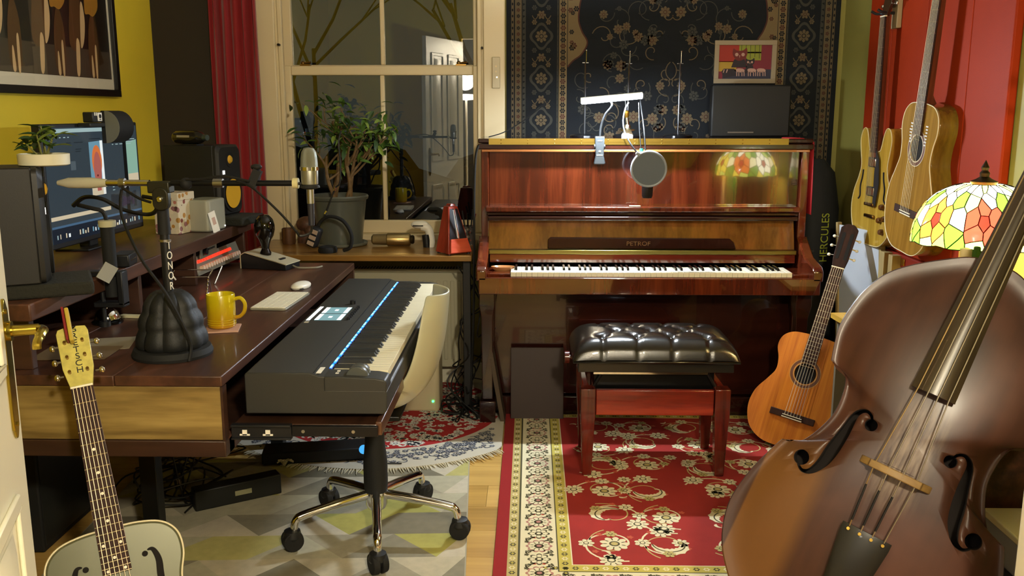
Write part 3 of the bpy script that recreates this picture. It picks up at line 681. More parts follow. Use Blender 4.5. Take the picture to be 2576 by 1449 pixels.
for i in range(5):
    a = R(-80 + 72 * i); u = Vector((math.cos(a), math.sin(a), 0))
    pts = crom([tuple(u * .03 + Vector((0, 0, .15))), tuple(u * .14 + Vector((0, 0, .138))), tuple(u * .245 + Vector((0, 0, .122))), tuple(u * .272 + Vector((0, 0, .108))), tuple(u * .278 + Vector((0, 0, .078)))], 5)
    lg = MB().tube(pts, [.0155] * 6 + [.0145] * 7 + [.0125] * 8, 12).obj('leg', CHR, c)
    w = u * .285; sd_ = Vector((-u.y, u.x, 0)) if i != 0 else Vector((.85, .52, 0)).normalized()
    cw = MB()
    for q in (-1, 1): cw.cyl(Vector((w.x, w.y, .0455)) + sd_ * q * .004, Vector((w.x, w.y, .0455)) + sd_ * q * .025, .0345, .032, 24)
    cw.obj('caster_wheel', RUB, lg, bevel=.003)
    MB().lathe([(0, .04), (.022, .042), (.03, .058), (.026, .078), (.0, .083)], 14, c=(w.x, w.y, 0)).obj('caster_hood', BLK, lg)
# ================================================================ COMPUTER SCREEN
m0 = at(112, 330, X=-1.52); m1 = at(335, 312, X=-1.5)
sc = thing('computer_monitor', 'black computer monitor showing a photo editor on the desk shelf', 'monitor', ((m0.x + m1.x) / 2, (m0.y + m1.y) / 2, SZ), math.atan2(m1.y - m0.y, m1.x - m0.x) - R(90))
MW = .655; z0, z1 = .035, .432            # local: +x faces the room, +y to the far side
MB().b2((-.03, -MW / 2, z0), (.0, MW / 2, z1)).obj('housing', BLK, sc, bevel=.004)
MB().b2((-.12, -.1, 0), (-.0, .1, .008)).obj('foot', BLK, sc, bevel=.003)
MB().b2((-.07, -.03, .006), (-.031, .03, .2)).obj('stand', BLK, sc, bevel=.004)
def em(n, c, s): return mat('screen_' + n, '0a0a0c', .2, emit=c, es=s * .5)
scb = MB().b2((0, -MW / 2 + .012, z0 + .018), (.0015, MW / 2 - .012, z1 - .012)).obj('display', em('slate', '39454d', .75), sc)
P = Paint(.0003); W2 = MW / 2 - .012; zb, zt = z0 + .018, z1 - .012; H_ = zt - zb     # paint coords: u = along, v = height
def U(f): return -W2 + f * 2 * W2
def V(f): return zb + f * H_
slate2 = em('slate2', '2b343c', .6); pale = em('pale', 'a9c4c4', .8); whi = em('white', 'e8efee', 1.); sky = em('sky', '6f9cb0', .85); ora = em('orange', 'd8743c', .9); skin = em('skin', 'b8655a', .8); dsk = em('dusk', '8fb8a4', .85); crm = em('cream', 'd8c8a8', .85); navy = em('navy', '1c2a3c', .5); dark = em('dark', '14181c', .3)
P.rect(U(.03), V(.955), U(.72), V(.99), pale).rect(U(.0), V(.0), U(1), V(.13), navy).rect(U(.0), V(.13), U(1), V(.15), em('blueline', '4d7090', .7))
P.rect(U(.0), V(.2), U(.62), V(.235), crm)
P.poly([(U(.43), V(.86)), (U(.58), V(.87)), (U(.58), V(.36)), (U(.43), V(.36))], sky).rect(U(.55), V(.36), U(.58), V(.87), whi, 2)
P.rect(U(.43), V(.36), U(.58), V(.46), crm, 2)
P.ell(U(.505), V(.68), .034, .055, ora, 3).ell(U(.505), V(.6), .026, .062, skin, 4).rect(U(.485), V(.4), U(.53), V(.52), skin, 4).ell(U(.5), V(.545), .006, .004, em('lip', '7a2c2c', .6), 5, 8)
P.poly([(U(.86), V(.84)), (U(.99), V(.86)), (U(.99), V(.38)), (U(.86), V(.38))], dsk).rect(U(.86), V(.38), U(.99), V(.52), crm, 2)
P.rect(U(.86), V(.38), U(.99), V(.41), em('hill', '50505a', .6), 3).rect(U(.815), V(.1), U(.855), V(.9), dark, 2)
for i in range(4): P.rect(U(.86), V(.885 - i * .022), U(.86 + (.07, .11, .09, .06)[i]), V(.893 - i * .022), pale, 2)
for u, v, w in ((.1, .91, .02), (.14, .91, .015), (.18, .91, .02), (.22, .91, .015), (.2, .86, .05), (.28, .86, .09), (.29, .8, .06), (.29, .78, .05), (.44, .885, .12), (.64, .85, .05), (.69, .82, .015), (.73, .82, .03), (.78, .82, .035), (.66, .44, .02), (.66, .41, .02), (.66, .38, .025)): P.rect(U(u), V(v), U(u + w), V(v + .008), pale if w < .05 else slate2, 2)
P.rect(U(.23), V(.62), U(.28), V(.7), em('tile', '5a676e', .7), 2)
random.seed(4)
for i in range(34):
    if random.random() < .8: P.rect(U(.04 + i * .0275), V(.035), U(.04 + i * .0275 + random.uniform(.008, .02)), V(.06 + random.uniform(0, .03)), random.choice((whi, pale, crm, sky)), 2)
for i in range(14): P.rect(U(.62 + random.uniform(0, .3)), V(random.uniform(.17, .35)), U(.62 + random.uniform(.02, .33)), V(random.uniform(.17, .35)), random.choice((slate2, em('plum', '4b3f52', .6))), 2)
po = P.obj('display_image', sc, (.0018, 0, 0)); po.data.transform(Matrix(((0, 0, 1, 0), (1, 0, 0, 0), (0, 1, 0, 0), (0, 0, 0, 1)))); po.data.update()
t = thing('webcam', 'small black webcam with a white face on top of the monitor', 'webcam', tuple(at(238, 318, X=-1.485)))
MB().b2((-.03, -.06, -.002), (.014, .05, .012)).obj('clip', BLK, t, bevel=.003)
MB().b2((-.025, -.03, .013), (.012, .035, .048)).obj('body', BLK, t, bevel=.004)
MB().b2((.0125, .0, .018), (.014, .03, .046)).obj('face', WHTP, t); MB().cyl((.014, .015, .034), (.016, .015, .034), .007, n=14).box((.0148, .015, .023), (.001, .01, .003)).obj('lens', BLK, t)
for y in (-.022, -.01): MB().b2((.0125, y, .036), (.014, y + .005, .047)).obj('vent', WHTP, t)
t = thing('screen_light', 'black curved lamp head hooked over the top right of the monitor', 'lamp', tuple(at(306, 342, X=-1.45)))
a0 = [(.05 * math.cos(R(a)) - .03, .056 * math.sin(R(a)) + .032) for a in range(-90, 91, 15)]
MB().prism(a0 + [(-.045, .088), (-.045, -.024)], -.055, .065, 0, Matrix(((1, 0, 0, 0), (0, 0, 1, 0), (0, 1, 0, 0), (0, 0, 0, 1)))).obj('hood', BLKM, t, bevel=.003)
MB().prism([(x * .98 + .0005, y) for x, y in a0], -.0575, -.0552, 0, Matrix(((1, 0, 0, 0), (0, 0, 1, 0), (0, 1, 0, 0), (0, 0, 0, 1)))).obj('end_cap', mat('grey_cap', '6e7066', .4), t)
MB().b2((-.075, -.02, .0), (-.044, .02, .02)).obj('hook', BLK, t)
# ================================================================ STUDIO MONITOR SPEAKERS
yc = mat('yellow_cone', 'd9a82c', .4); spk = mat('speaker_black', '1f1e1c', .5, bump=.03, bscale=400)
def speaker(label, loc, rz):
    t = thing('studio_speaker', label, 'speaker', loc, rz, 'pair of studio speakers on the desk shelf')   # front along +x
    MB().b2((-.125, -.1, 0), (.11, .1, .036)).obj('foam_pad', mat('foam', '26261f', .9, bump=.3, bscale=120), t, bevel=.008)
    MB().b2((-.24, -.094, .037), (-.012, .094, .333)).obj('cabinet', spk, t, bevel=.004)
    bf = MB().loft([[(-.012, *p) for p in rrect(.19, .296, .02, 4, 0, .185)], [(.0, *p) for p in rrect(.19, .296, .02, 4, 0, .185)], [(.012, *p) for p in rrect(.172, .278, .03, 4, 0, .185)]])
    bfo = bf.obj('front_baffle', spk, t)
    Ry = Matrix.Rotation(R(90), 3, 'Y')
    MB().lathe([(.079, .0), (.077, .01), (.07, .012), (.064, .004)], 40, c=(.010, 0, .128), rot=Ry).obj('woofer_surround', RUB, t)
    MB().lathe([(.062, .010), (.035, -.005), (.022, -.008), (.02, .0), (.012, .005), (0, .006)], 36, c=(.012, 0, .128), rot=Ry).obj('woofer_cone', yc, t)
    MB().lathe([(.034, .0), (.032, .004), (.02, .001)], 28, c=(.0115, 0, .272), rot=Ry).obj('tweeter_ring', RUB, t)
    MB().lathe([(.018, .0), (.012, .007), (0, .01)], 22, c=(.013, 0, .272), rot=Ry).obj('tweeter_dome', yc, t)
    MB().b2((.012, -.062, .212), (.0135, -.046, .228)).obj('logo_light', mat('logo_white', 'f4f4f0', .3, emit='ffffff', es=1.2), t)
    MB().b2((-.0, -.05, .045), (.0135, .05, .058)).obj('port_slot', BLKM, t)
    return t
speaker('black studio speaker with yellow cones standing before the red curtain', (-1.292, 3.895, SZ), R(-11))
speaker('black studio speaker nearest the door with a small plant on top', (-1.285, 2.365, SZ), R(28))

# ================================================================ THINGS ON THE DESK AND ITS SHELF
def leaf_mesh(name, L, W, m, curl=.2, n=5):
    g = []
    for i in range(n + 1):
        f = i / n; w = W * math.sin(math.pi * min(1, f * .93 + .05)) ** .8
        zc = -curl * L * f * f
        g.append([(-w / 2, L * f, zc + w * .18), (0, L * f, zc), (w / 2, L * f, zc + w * .18)])
    me = MB().grid(g).mesh(name, m, fix=False); return me
lgreen = mat('leaf_green', '4c6b28', .4, var=.25, vscale=30); lgreen2 = mat('leaf_dark_green', '2f4a20', .45, var=.25, vscale=30); lpale = mat('leaf_pale', '7d9440', .45)
t = thing('potted_succulent', 'small leafy plant in a low white pot on the nearer speaker', 'plant', (-1.262, 2.365, SZ + .3335))
MB().lathe([(0, 0), (.055, 0), (.061, .003), (.062, .03), (.058, .031), (.056, .022), (0, .02)], 40).obj('pot', mat('ribbed_white', 'dcd8c0', .5), t)
MB().lathe([(0, .0235), (.055, .0235), (.0555, .021), (0, .02)], 24).obj('soil', mat('soil', '2a1d12', .9, bump=.3), t)
random.seed(21)
lm = [leaf_mesh('leaf', .052, .021, x, .25) for x in (lgreen, lgreen2, lpale)]
for i in range(7):
    a = i * 2.4; top = Vector((math.cos(a) * .04 * (i > 0), math.sin(a) * .03 * (i > 0), .055 + .012 * (i % 4) + (.045 if i == 0 else 0)))
    st = MB().tube([(math.cos(a) * .008, math.sin(a) * .008, .02), tuple(top)], [.0025, .0018], 6).obj('stem', mat('plant_stem', '7a7a3c', .6), t)
    for j in range(5):
        b = a + j * 2.1
        o = link('leaf', lm[(i + j) % 3], st, tuple(top - Vector((0, 0, .006 * j))), (R(random.uniform(-10, 45)), R(random.uniform(-20, 20)), b))
# terrazzo box, white dock, small card, dark flask
terr = MATS.get('terrazzo')
def terrazzo(name, base, cols, scale):
    m = bpy.data.materials.new(name); m.use_nodes = True; nt = m.node_tree; b = nt.nodes['Principled BSDF']; N = nt.nodes.new; L = nt.links.new
    tc = N('ShaderNodeTexCoord'); v = N('ShaderNodeTexVoronoi'); v.inputs['Scale'].default_value = scale; L(tc.outputs['Object'], v.inputs['Vector'])
    r = N('ShaderNodeValToRGB'); r.color_ramp.interpolation = 'CONSTANT'
    for i, c in enumerate(cols):
        e = r.color_ramp.elements[0] if i == 0 else r.color_ramp.elements.new(i / len(cols)); e.color = lin(c); e.position = i / len(cols)
    sp = N('ShaderNodeSeparateColor'); L(v.outputs['Color'], sp.inputs[0]); L(sp.outputs[0], r.inputs['Fac'])
    lt = N('ShaderNodeMath'); lt.operation = 'LESS_THAN'; lt.inputs[1].default_value = .42; L(v.outputs['Distance'], lt.inputs[0])
    mx = N('ShaderNodeMix'); mx.data_type = 'RGBA'; mx.inputs['A'].default_value = lin(base); L(lt.outputs[0], mx.inputs['Factor']); L(r.outputs['Color'], mx.inputs['B']); L(mx.outputs['Result'], b.inputs['Base Color'])
    b.inputs['Roughness'].default_value = .5; MATS[name] = m; return m
tz = terrazzo('terrazzo_print', 'd9cdb4', ('8c4a44', 'd9cdb4', 'c07a68', '5d3a34', 'e2d4b8', 'b8863e', '9a6a6a'), 42)
t = thing('patterned_box', 'terrazzo-patterned cardboard box on the desk shelf', 'box', (-1.40, 3.575, SZ + .001), R(-12))
MB().b2((-.06, -.055, 0), (.045, .055, .155)).obj('box_body', tz, t, bevel=.002); MB().b2((-.063, -.058, .13), (.048, .058, .16)).obj('lid', tz, t, bevel=.002)
t = thing('desktop_unit', 'silver grey box-shaped unit on the shelf beside the patterned box', 'speaker', (-1.315, 3.66, SZ + .001), R(-8))
MB().prism(rrect(.11, .15, .02, 5), 0, .125).obj('shell', mat('silver_grey', 'a9a897', .4, .2), t, bevel=.006)
MB().prism(rrect(.09, .13, .02, 5), .125, .1265).obj('top_panel', mat('silver_grey_dark', '85846f', .5), t)
MB().cyl((.0545, .055, .012), (.0565, .055, .012), .003, n=10).obj('status_light', mat('tiny_led', 'ffffff', .3, emit='ffffff', es=2), t)
t = thing('card', 'white card leaning against the silver unit on the shelf', 'card', (-1.252, 3.575, SZ + .001), R(60))
MB().box((0, 0, .042), (.034, .002, .085), 0, Matrix.Rotation(R(-16), 3, 'Y')).obj('sheet', WHTP, t)
MB().box((.0, -.0013, .046), (.016, .0006, .03), 0, Matrix.Rotation(R(-16), 3, 'Y')).obj('printed_picture', mat('pale_pink', 'c8a89a', .6), t)
q = at(528, 352, Y=3.83)
t = thing('dark_flask', 'dark shiny flask-shaped case lying on the far speaker', 'case', (-1.42, 3.86, SZ + .36), R(-25))
MB().lathe([(0, -.095), (.025, -.094), (.033, -.08), (.034, -.03), (.034, .02), (.028, .045), (.014, .062), (.0, .062)], 28, rot=Matrix.Rotation(R(90), 3, 'Y'), sx=.85, c=(0, 0, .005)).obj('body', mat('dark_flask', '25221a', .2, .3, coat=.5), t)
MB().cyl((.06, 0, .005), (.082, 0, .005), .013, .012, 16).obj('cap', mat('grey_cap2', '4d5852', .3, .5), t)
MB().box((-.02, -.0345, .01), (.07, .002, .009)).obj('label_strip', mat('worn_label', 'a59f86', .6), t)
MB().box((-.0, .0, -.026), (.08, .04, .007)).obj('rest', BLK, t)
# rack units under the shelf
t = thing('rack_unit', 'grey rack unit with black knob under the desk shelf', 'audio unit', (-1.30, 3.62, .832))
MB().b2((-.2, -.09, 0), (0, .09, .05)).obj('case', BLK, t); MB().b2((0, -.095, -.002), (.004, .095, .052)).obj('faceplate', mat('rack_grey', '8e8b78', .4, .5), t)
MB().cyl((.004, -.055, .025), (.018, -.055, .025), .014, n=18).obj('knob', BLK, t)
for i in range(6): MB().b2((.004, -.02 + i * .016, .022), (.006, -.013 + i * .016, .03)).obj('button', BLK, t)
t = thing('audio_interface', 'silver rack interface with two rows of red-lit knobs on the desk', 'audio unit', (-1.283, 3.715, .752), R(-2))
t.location.z = .772; t.rotation_euler = (0, R(-20), R(-2)); MB().b2((-.05, -.22, 0), (0, .22, .06)).obj('case', BLK, t); MB().b2((0, -.241, -.0), (.004, .241, .074), 0).obj('faceplate', mat('rack_silver', 'bdb9a8', .3, .7), t)
rl = mat('red_led', 'ff3a22', .3, emit='ff2a18', es=.9); kn = mat('knob_pink', 'e6c8b0', .35)
for i in range(16):
    y = -.2 + i * .0265
    MB().cyl((.004, y, .024), (.02, y, .022), .0095, n=12).obj('knob', kn, t)
    if i < 14: MB().b2((.004, y - .006, .046), (.009, y + .006, .058)).obj('lit_button', rl, t)
# wedge-shaped bulb lamp
w0 = at(682, 680, Z=.75)
t = thing('bulb_lamp', 'wedge-shaped metal desk lamp with a dark smoked glass bulb', 'lamp', (-1.105, 3.815, .751), R(-14))
MB().prism([(-.105, 0), (.105, 0), (.105, .022), (-.085, .065), (-.105, .055)], -.06, .06, 0, TFW := Matrix(((1, 0, 0, 0), (0, 0, 1, 0), (0, 1, 0, 0), (0, 0, 0, 1)))).obj('base', BLK, t, bevel=.002)
MB().prism([(-.107, 0), (-.103, 0), (-.103, .056), (-.084, .067), (.107, .0225), (.107, .026), (-.084, .071), (-.107, .058)], -.062, .062, 0, TFW).obj('top_cover', mat('cream_metal', 'd6cdb0', .35, .2), t)
MB().lathe([(0, 0), (.022, 0), (.024, .01), (.018, .022), (.015, .03), (0, .03)], 22, c=(-.02, 0, .052)).obj('bulb_socket', mat('socket', '2c2622', .3, .8), t)
MB().lathe([(.016, .0), (.019, .02), (.026, .038), (.036, .055), (.0425, .08), (.0425, .1), (.036, .125), (.02, .142), (0, .147)], 28, c=(-.02, 0, .08)).obj('bulb', mat('smoked_glass', '1b1a12', .05, trans=.6, coat=.5), t)
MB().b2((.05, -.02, .036), (.062, .02, .042)).obj('switch', BLK, t)
MB().tube(crom([(.105, .0, .012), (.14, -.01, .006), (.2, .02, .004), (.21, .06, .004)], 6), .004, 6).obj('plug_lead', mat('grey_lead', '8a8472', .5), t)
# white computer keyboard, mouse, mug, bell
t = thing('computer_keyboard', 'thin white computer keyboard on the desk beside the mug', 'keyboard', (-.868, 3.1, .7505), R(-3))
MB().prism(rrect(.125, .285, .012, 4), 0, .007).obj('base', mat('alu', '9a9788', .4, .3), t, bevel=.0015)
km = MB().b2((-.0088, -.0085, 0), (.0088, .0085, .0022)).mesh('key', mat('key_white', 'efe9d2', .4))
for r_ in range(6):
    for q_ in range(14): link('key', km, t, (.048 - r_ * .0193, -.126 + q_ * .0194, .007))
t = thing('computer_mouse', 'white low-profile computer mouse behind the keyboard', 'mouse', (-.862, 3.36, .7505), R(78))
MB().sph((0, 0, .008), 1, 0, 24, 10, (.058, .031, .017)).obj('shell', WHT, t); MB().prism(rrect(.1, .05, .02, 5), 0, .006).obj('base', mat('mouse_base', '3a3a38', .4), t)
yg = bpy.data.materials.new('yellow_glaze'); yg.use_nodes = True; MATS['yellow_glaze'] = yg
nt = yg.node_tree; b = nt.nodes['Principled BSDF']; tc = nt.nodes.new('ShaderNodeTexCoord'); sx = nt.nodes.new('ShaderNodeSeparateXYZ'); rr = nt.nodes.new('ShaderNodeValToRGB')
nt.links.new(tc.outputs['Generated'], sx.inputs[0]); nt.links.new(sx.outputs[2], rr.inputs[0]); nt.links.new(rr.outputs[0], b.inputs['Base Color'])
rr.color_ramp.elements[0].color = lin('b8860e'); rr.color_ramp.elements[1].color = lin('cdbb10'); b.inputs['Roughness'].default_value = .2; b.inputs['Coat Weight'].default_value = .5
t = thing('mug', 'yellow stoneware mug standing on a pink coaster', 'mug', (-.94, 2.70, .756))
MB().lathe([(0, 0), (.036, 0), (.041, .004), (.042, .015), (.0425, .1), (.041, .103), (.0395, .1), (.038, .012), (0, .008)], 36).obj('cup', yg, t)
MB().tube(crom([(.041, 0, .086), (.06, 0, .09), (.073, 0, .074), (.071, 0, .05), (.058, 0, .034), (.041, 0, .03)], 6), .0058, 10).obj('handle', yg, t)
for z in (.012, .019, .026): MB().lathe([(.0422, z - .0012), (.0431, z), (.0422, z + .0012)], 36).obj('groove_band', yg, t)
MB().lathe([(0, .07), (.0385, .07), (.0385, .069), (0, .069)], 24).obj('tea', mat('tea', '6a4a24', .1), t)
tag(MB().b2((-.05, -.05, 0), (.05, .05, .005)).obj('coaster', mat('coaster_pink', 'c49a84', .6), None, (-.935, 2.69, .7503), (0, 0, R(12)), bevel=.001), 'flat pinkish coaster under the yellow mug', 'coaster')
t = thing('service_bell', 'shiny chrome counter bell on the desk under the shelf', 'bell', (-1.325, 2.77, .7505))
MB().lathe([(0, 0), (.046, 0), (.047, .006), (.04, .01), (.012, .014), (0, .014)], 32).obj('base', mat('bell_base', '3a3a3a', .15, .9), t)
MB().lathe([(.038, .014), (.037, .022), (.031, .036), (.018, .047), (.006, .05), (0, .05)], 32).obj('dome', CHR, t)
MB().cyl((0, 0, .05), (0, 0, .063), .003).sph((0, 0, .065), .005).obj('plunger', CHR, t)
tag(MB().b2((-.09, -.012, 0), (.09, .012, .008)).obj('ruler', mat('bone', 'd8d0a8', .4), None, (-1.23, 2.84, .7505), (0, 0, R(-8)), bevel=.001), 'pale flat ruler lying behind the chrome bell', 'ruler')
for i, (x, y, r_, m_, lab) in enumerate(((-1.235, 2.5, R(14), mat('grey_paper', '8a806a', .7), 'grey paper sheet under the microphone base on the desk'), (-1.24, 2.40, R(4), mat('brown_paper', '6e5a3e', .7), 'brown paper sheet poking out from under the microphone base'))):
    tag(MB().b2((-.1, -.07, 0), (.1, .07, .0012)).obj('paper_sheet', m_, None, (x, y, .7503 + .0015 * i), (0, 0, r_)), lab, 'paper')
# chrome wire rack
t = thing('wire_rack', 'small chrome wire rack standing on the desk behind the mug', 'rack', (-1.2, 3.16, .7505), R(6))
for x in (-.075, .06):
    w_ = MB().tube([(x, -.05, .004), (x, .0, .075), (x + .0, .07, .09)], .0022, 6).tube([(x, .0, .075), (x, .03, .004)], .0022, 6)
    for i in range(6): w_.sph((x, -.045 + i * .008, .012 + i * .0125), .0042, 0, 8, 5)
    w_.obj('side_wire', CHR, t)
MB().tube([(-.075, 0, .075), (.06, 0, .075)], .0022, 6).obj('cross_wire', CHR, t); MB().tube([(-.075, .07, .09), (.06, .07, .09)], .0022, 6).obj('cross_wire', CHR, t)
MB().tube([(-.09, .0, .12), (-.045, -.03, .072)], .003, 6).obj('pen_rest', WHTP, t)
tag(MB().cyl((0, 0, 0), (.03, .01, .07), .003, n=8).sph((0, 0, .002), .005).obj('antenna', CHR, None, (-1.21, 3.42, .752)), 'thin chrome antenna rising from the desk under the shelf', 'antenna')

# ================================================================ BOOM MICROPHONE ON THE DESK
bx, by = -.975, 2.40
t = thing('boom_microphone_stand', 'black desk boom stand with quilted weight bag and silver clamp', 'microphone stand', (bx, by, .7505))
MB().lathe([(0, 0), (.104, 0), (.106, .008), (.1, .022), (.06, .028), (0, .03)], 40).obj('base', BLKM, t)
rings = []
for i in range(21):
    f = i / 20; z = .026 + .15 * f; ring = []
    base = .088 * (1 - .28 * f - .3 * f ** 4)
    for j in range(64):
        a = 2 * math.pi * j / 64
        puff = .011 * (abs(math.sin(a * 4.5 + .3)) ** .45 - .5) + .009 * (abs(math.sin(math.pi * f * 3)) ** .5 - .5)
        ring.append(((base + puff) * math.cos(a), (base + puff) * math.sin(a), z))
    rings.append(ring)
MB().loft(rings).obj('quilted_weight_bag', mat('quilted_nylon', '17191a', .55, bump=.15, bscale=500), t)
MB().cyl((0, 0, .17), (0, 0, .42), .0125, n=18).obj('mast', BLK, t)
MB().cyl((0, 0, .31), (0, 0, .316), .0155, n=18).obj('height_ring', STEEL, t)
MB().cyl((0, 0, .33), (0, 0, .4), .0165, .015, 18).obj('height_clutch', BLKM, t)
for i, ch in enumerate('TONOR'):
    text('mast_lettering', ch, .03, WHTP, t, Matrix.Rotation(R(-28), 4, 'Z') @ xf(0.012, 0, .30 - i * .0275, R(90), 0, R(90)) @ Matrix.Translation((0, 0, .0015)), .75)
mo = MB().b2((-.03, -.02, .44), (.028, .02, .47)).prism(rrect(.042, .06, .018, 5), -.012, .012, 0, xf(.004, -.012, .425, R(90))).obj('swivel_clamp', mat('clamp_olive', '2e2d22', .4, .4), t, bevel=.003)
MB().cyl((.004, -.024, .425), (.004, -.03, .425), .007, n=10).cyl((.004, -.03, .425), (.004, -.034, .425), .004, n=8).obj('clamp_screw', CHR, mo)
zb = .4655; b0, b1 = at(145, 458, Y=2.40), at(745, 463, Y=2.40)
L0, L1 = b0.x - bx, b1.x - bx
MB().lathe([(0, 0), (.006, .0), (.014, .03), (.0145, .09), (.01, .13), (0, .13)], 20, c=(L0, 0, zb), rot=Matrix.Rotation(R(90), 3, 'Y')).obj('counterweight_grip', mat('pale_grip', 'b9b59c', .35), t)
MB().cyl((L0 + .12, 0, zb), (-.03, 0, zb), .0085, n=14).obj('boom_arm', CHR, t)
MB().cyl((-.11, 0, zb), (-.095, 0, zb), .0125, n=16).obj('cable_clip', STEEL, t)
MB().cyl((.028, 0, zb), (L1, 0, zb), .0078, n=14).obj('boom_arm', DARKM, t)
MB().sph((.07, -.008, zb - .001), .016, 0, 14, 8).obj('friction_knob', BLKM, t)
MB().cyl((.14, 0, zb), (.165, 0, zb), .012, n=14).obj('cable_clip', STEEL, t)
kx = at(640, 440, Y=2.4).x - bx
MB().box((kx, 0, zb + .012), (.022, .02, .05), 0, Matrix.Rotation(R(25), 3, 'Y')).sph((kx + .006, 0, zb + .042), .012, 0, 12, 6, (1.3, 1, .7)).obj('end_wing_knob', BLK, t)
MB().cyl((L1 - .008, 0, zb), (L1 + .006, 0, zb), .014, n=18).obj('end_collar', mat('end_collar', 'c9c08e', .35), t)
MB().tube([(L1, 0, zb), (L1 + .03, 0, zb - .004), (.397, 0, zb - .004)], .004, 8).obj('mount_rod', BLK, t)
# silver condenser microphone
mx = at(778, 425, Y=2.4).x
t = thing('condenser_microphone', 'silver condenser microphone upright at the end of the boom arm', 'microphone', (mx, 2.40, 1.165))
MB().lathe([(0, .0), (.018, 0), (.0215, .004), (.0225, .04), (.022, .043), (0, .043)], 28, c=(0, 0, .045)).obj('body', mat('mic_silver', '9d9c90', .3, .8), t)
MB().lathe([(.0245, .085), (.0245, .094), (.02, .094)], 28).obj('ring', CHR, t)
MB().lathe([(.0225, .094), (.0215, .115), (.019, .132), (.013, .142), (.0, .1445)], 28).obj('grille', mat('mic_grille', '8f9386', .45, .7, bump=.5, bscale=1200), t)
MB().lathe([(0, .036), (.016, .036), (.026, .04), (.024, .046), (0, .046)], 22).obj('shock_collar', RUB, t)
MB().cyl((0, 0, -.002), (0, 0, .036), .0098, n=18).obj('connector', STEEL, t)
MB().cyl((0, 0, -.06), (0, 0, 0), .0078, .009, 14).obj('cable_plug', mat('plug_navy', '22222c', .5), t)
cable('microphone_cable', [(mx, 2.4, 1.106), (mx - .004, 2.4, 1.085), (mx - .03, 2.395, 1.077), (-.62, 2.39, 1.09), (-.66, 2.385, 1.14), (-.73, 2.39, 1.205), (-.77, 2.388, 1.224)], .0036, 'black cable looping from the boom arm to the silver microphone')
cable('boom_cable', [(-.735, 2.385, 1.222), (-.80, 2.38, 1.235), (-.86, 2.38, 1.228), (-.9, 2.38, 1.226)], .0034, 'black cable clipped along the top of the boom arm')
cable('hanging_cable', [(-1.075, 2.388, 1.2), (-1.078, 2.38, 1.165), (-1.06, 2.35, 1.12), (-1.0, 2.3, 1.03), (-.94, 2.29, .945), (-.905, 2.30, .86), (-.89, 2.31, .80), (-.893, 2.30, .758)], .0042, 'black cable hanging diagonally from the boom clip to the desk')
cable('curled_cable', [(-1.07, 2.38, 1.205), (-1.02, 2.36, 1.18), (-.985, 2.35, 1.17)], .004, 'short black cable hanging from the boom arm to the mast')
# second arm clamped to the shelf
ax = -1.222; ay = 2.60
t = thing('clamped_mast', 'black microphone arm post with a pale top ring clamped to the shelf', 'microphone arm', (ax, ay, SZ))
MB().cyl((0, 0, -.06), (0, 0, .145), .019, n=22).obj('post', BLKM, t)
MB().lathe([(0, .145), (.0235, .145), (.0235, .163), (0, .165)], 22).obj('top_ring', mat('pale_ring', 'bdb894', .4), t)
MB().b2((-.07, -.02, .0005), (.02, .02, .016)).b2((.023, -.02, -.085), (.04, .02, .016)).b2((-.05, -.02, -.09), (.04, .02, -.075)).obj('clamp', BLK, t, bevel=.003)
MB().cyl((-.03, 0, -.14), (-.03, 0, -.047), .006).cyl((-.03, 0, -.15), (-.03, 0, -.135), .016, n=16).obj('clamp_screw', BLK, t)
MB().tube(crom([(0, 0, .163), (-.005, -.01, .19), (-.03, -.02, .2), (-.07, -.02, .21)], 6), .006, 8).obj('arm_lead', CABLE, t)
cable('arm_cable', [(-1.29, 2.55, 1.14), (-1.25, 2.54, 1.165), (-1.20, 2.54, 1.16), (-1.15, 2.55, 1.13), (-1.09, 2.56, 1.115), (-1.06, 2.56, 1.125), (-1.06, 2.57, 1.155), (-1.1, 2.57, 1.165)], .0062, 'thick black cable arching in a loop before the monitor')
t = thing('card_reader', 'small black box on the desk shelf beside the clamped post', 'device', (-1.262, 2.80, SZ + .0005), R(10))
MB().b2((-.03, -.06, 0), (.022, .04, .04)).obj('case', BLK, t, bevel=.005); MB().b2((.0222, -.05, .018), (.0235, .02, .022)).obj('slot_trim', CHR, t)
tag(MB().b2((-.02, -.002, 0), (.02, .002, .05)).obj('paper_tag', mat('tag_grey', '9a9c98', .6), None, (-1.215, 2.53, SZ + .0005), (0, R(35), R(40))), 'small grey paper tag leaning at the speaker foot', 'tag')

# ================================================================ WINDOW SHELF AND WHAT STANDS ON IT
oak = wood('sill_oak', '6a4518', 'a3752f', 0, 9, 14, .3, .3, c3='86602a')
SHZ = .765
t = thing('window_shelf', 'honey oak shelf board under the window above the radiator', 'shelf', (-.7, 4.32, 0))
MB().b2((-.605, -.265, SHZ - .026), (.435, .255, SHZ)).obj('board', oak, t, bevel=.003)
MB().b2((.39, -.2, 0), (.425, -.16, SHZ - .0265)).obj('post', mat('post_black', '161618', .5), t, bevel=.003)
MB().b2((-.6, -.2, 0), (-.56, -.16, SHZ - .0265)).obj('post', mat('post_black'), t, bevel=.003)
PX, PY = -.925, 4.40
t = thing('potted_plant', 'bushy jade plant with twisting stems in a grey bucket pot at the window', 'plant', (PX, PY, SHZ))
MB().lathe([(0, 0), (.1, 0), (.104, .004), (.129, .218), (.138, .224), (.141, .236), (.137, .243), (.13, .24), (.126, .23), (.12, .2), (0, .2)], 44).obj('pot', mat('grey_pot', '565a54', .28, coat=.3), t)
MB().lathe([(.1, 0), (.128, .003), (.132, .014), (.128, .015), (.11, .006)], 40).obj('saucer', mat('grey_saucer', '6a6c62', .4), t)
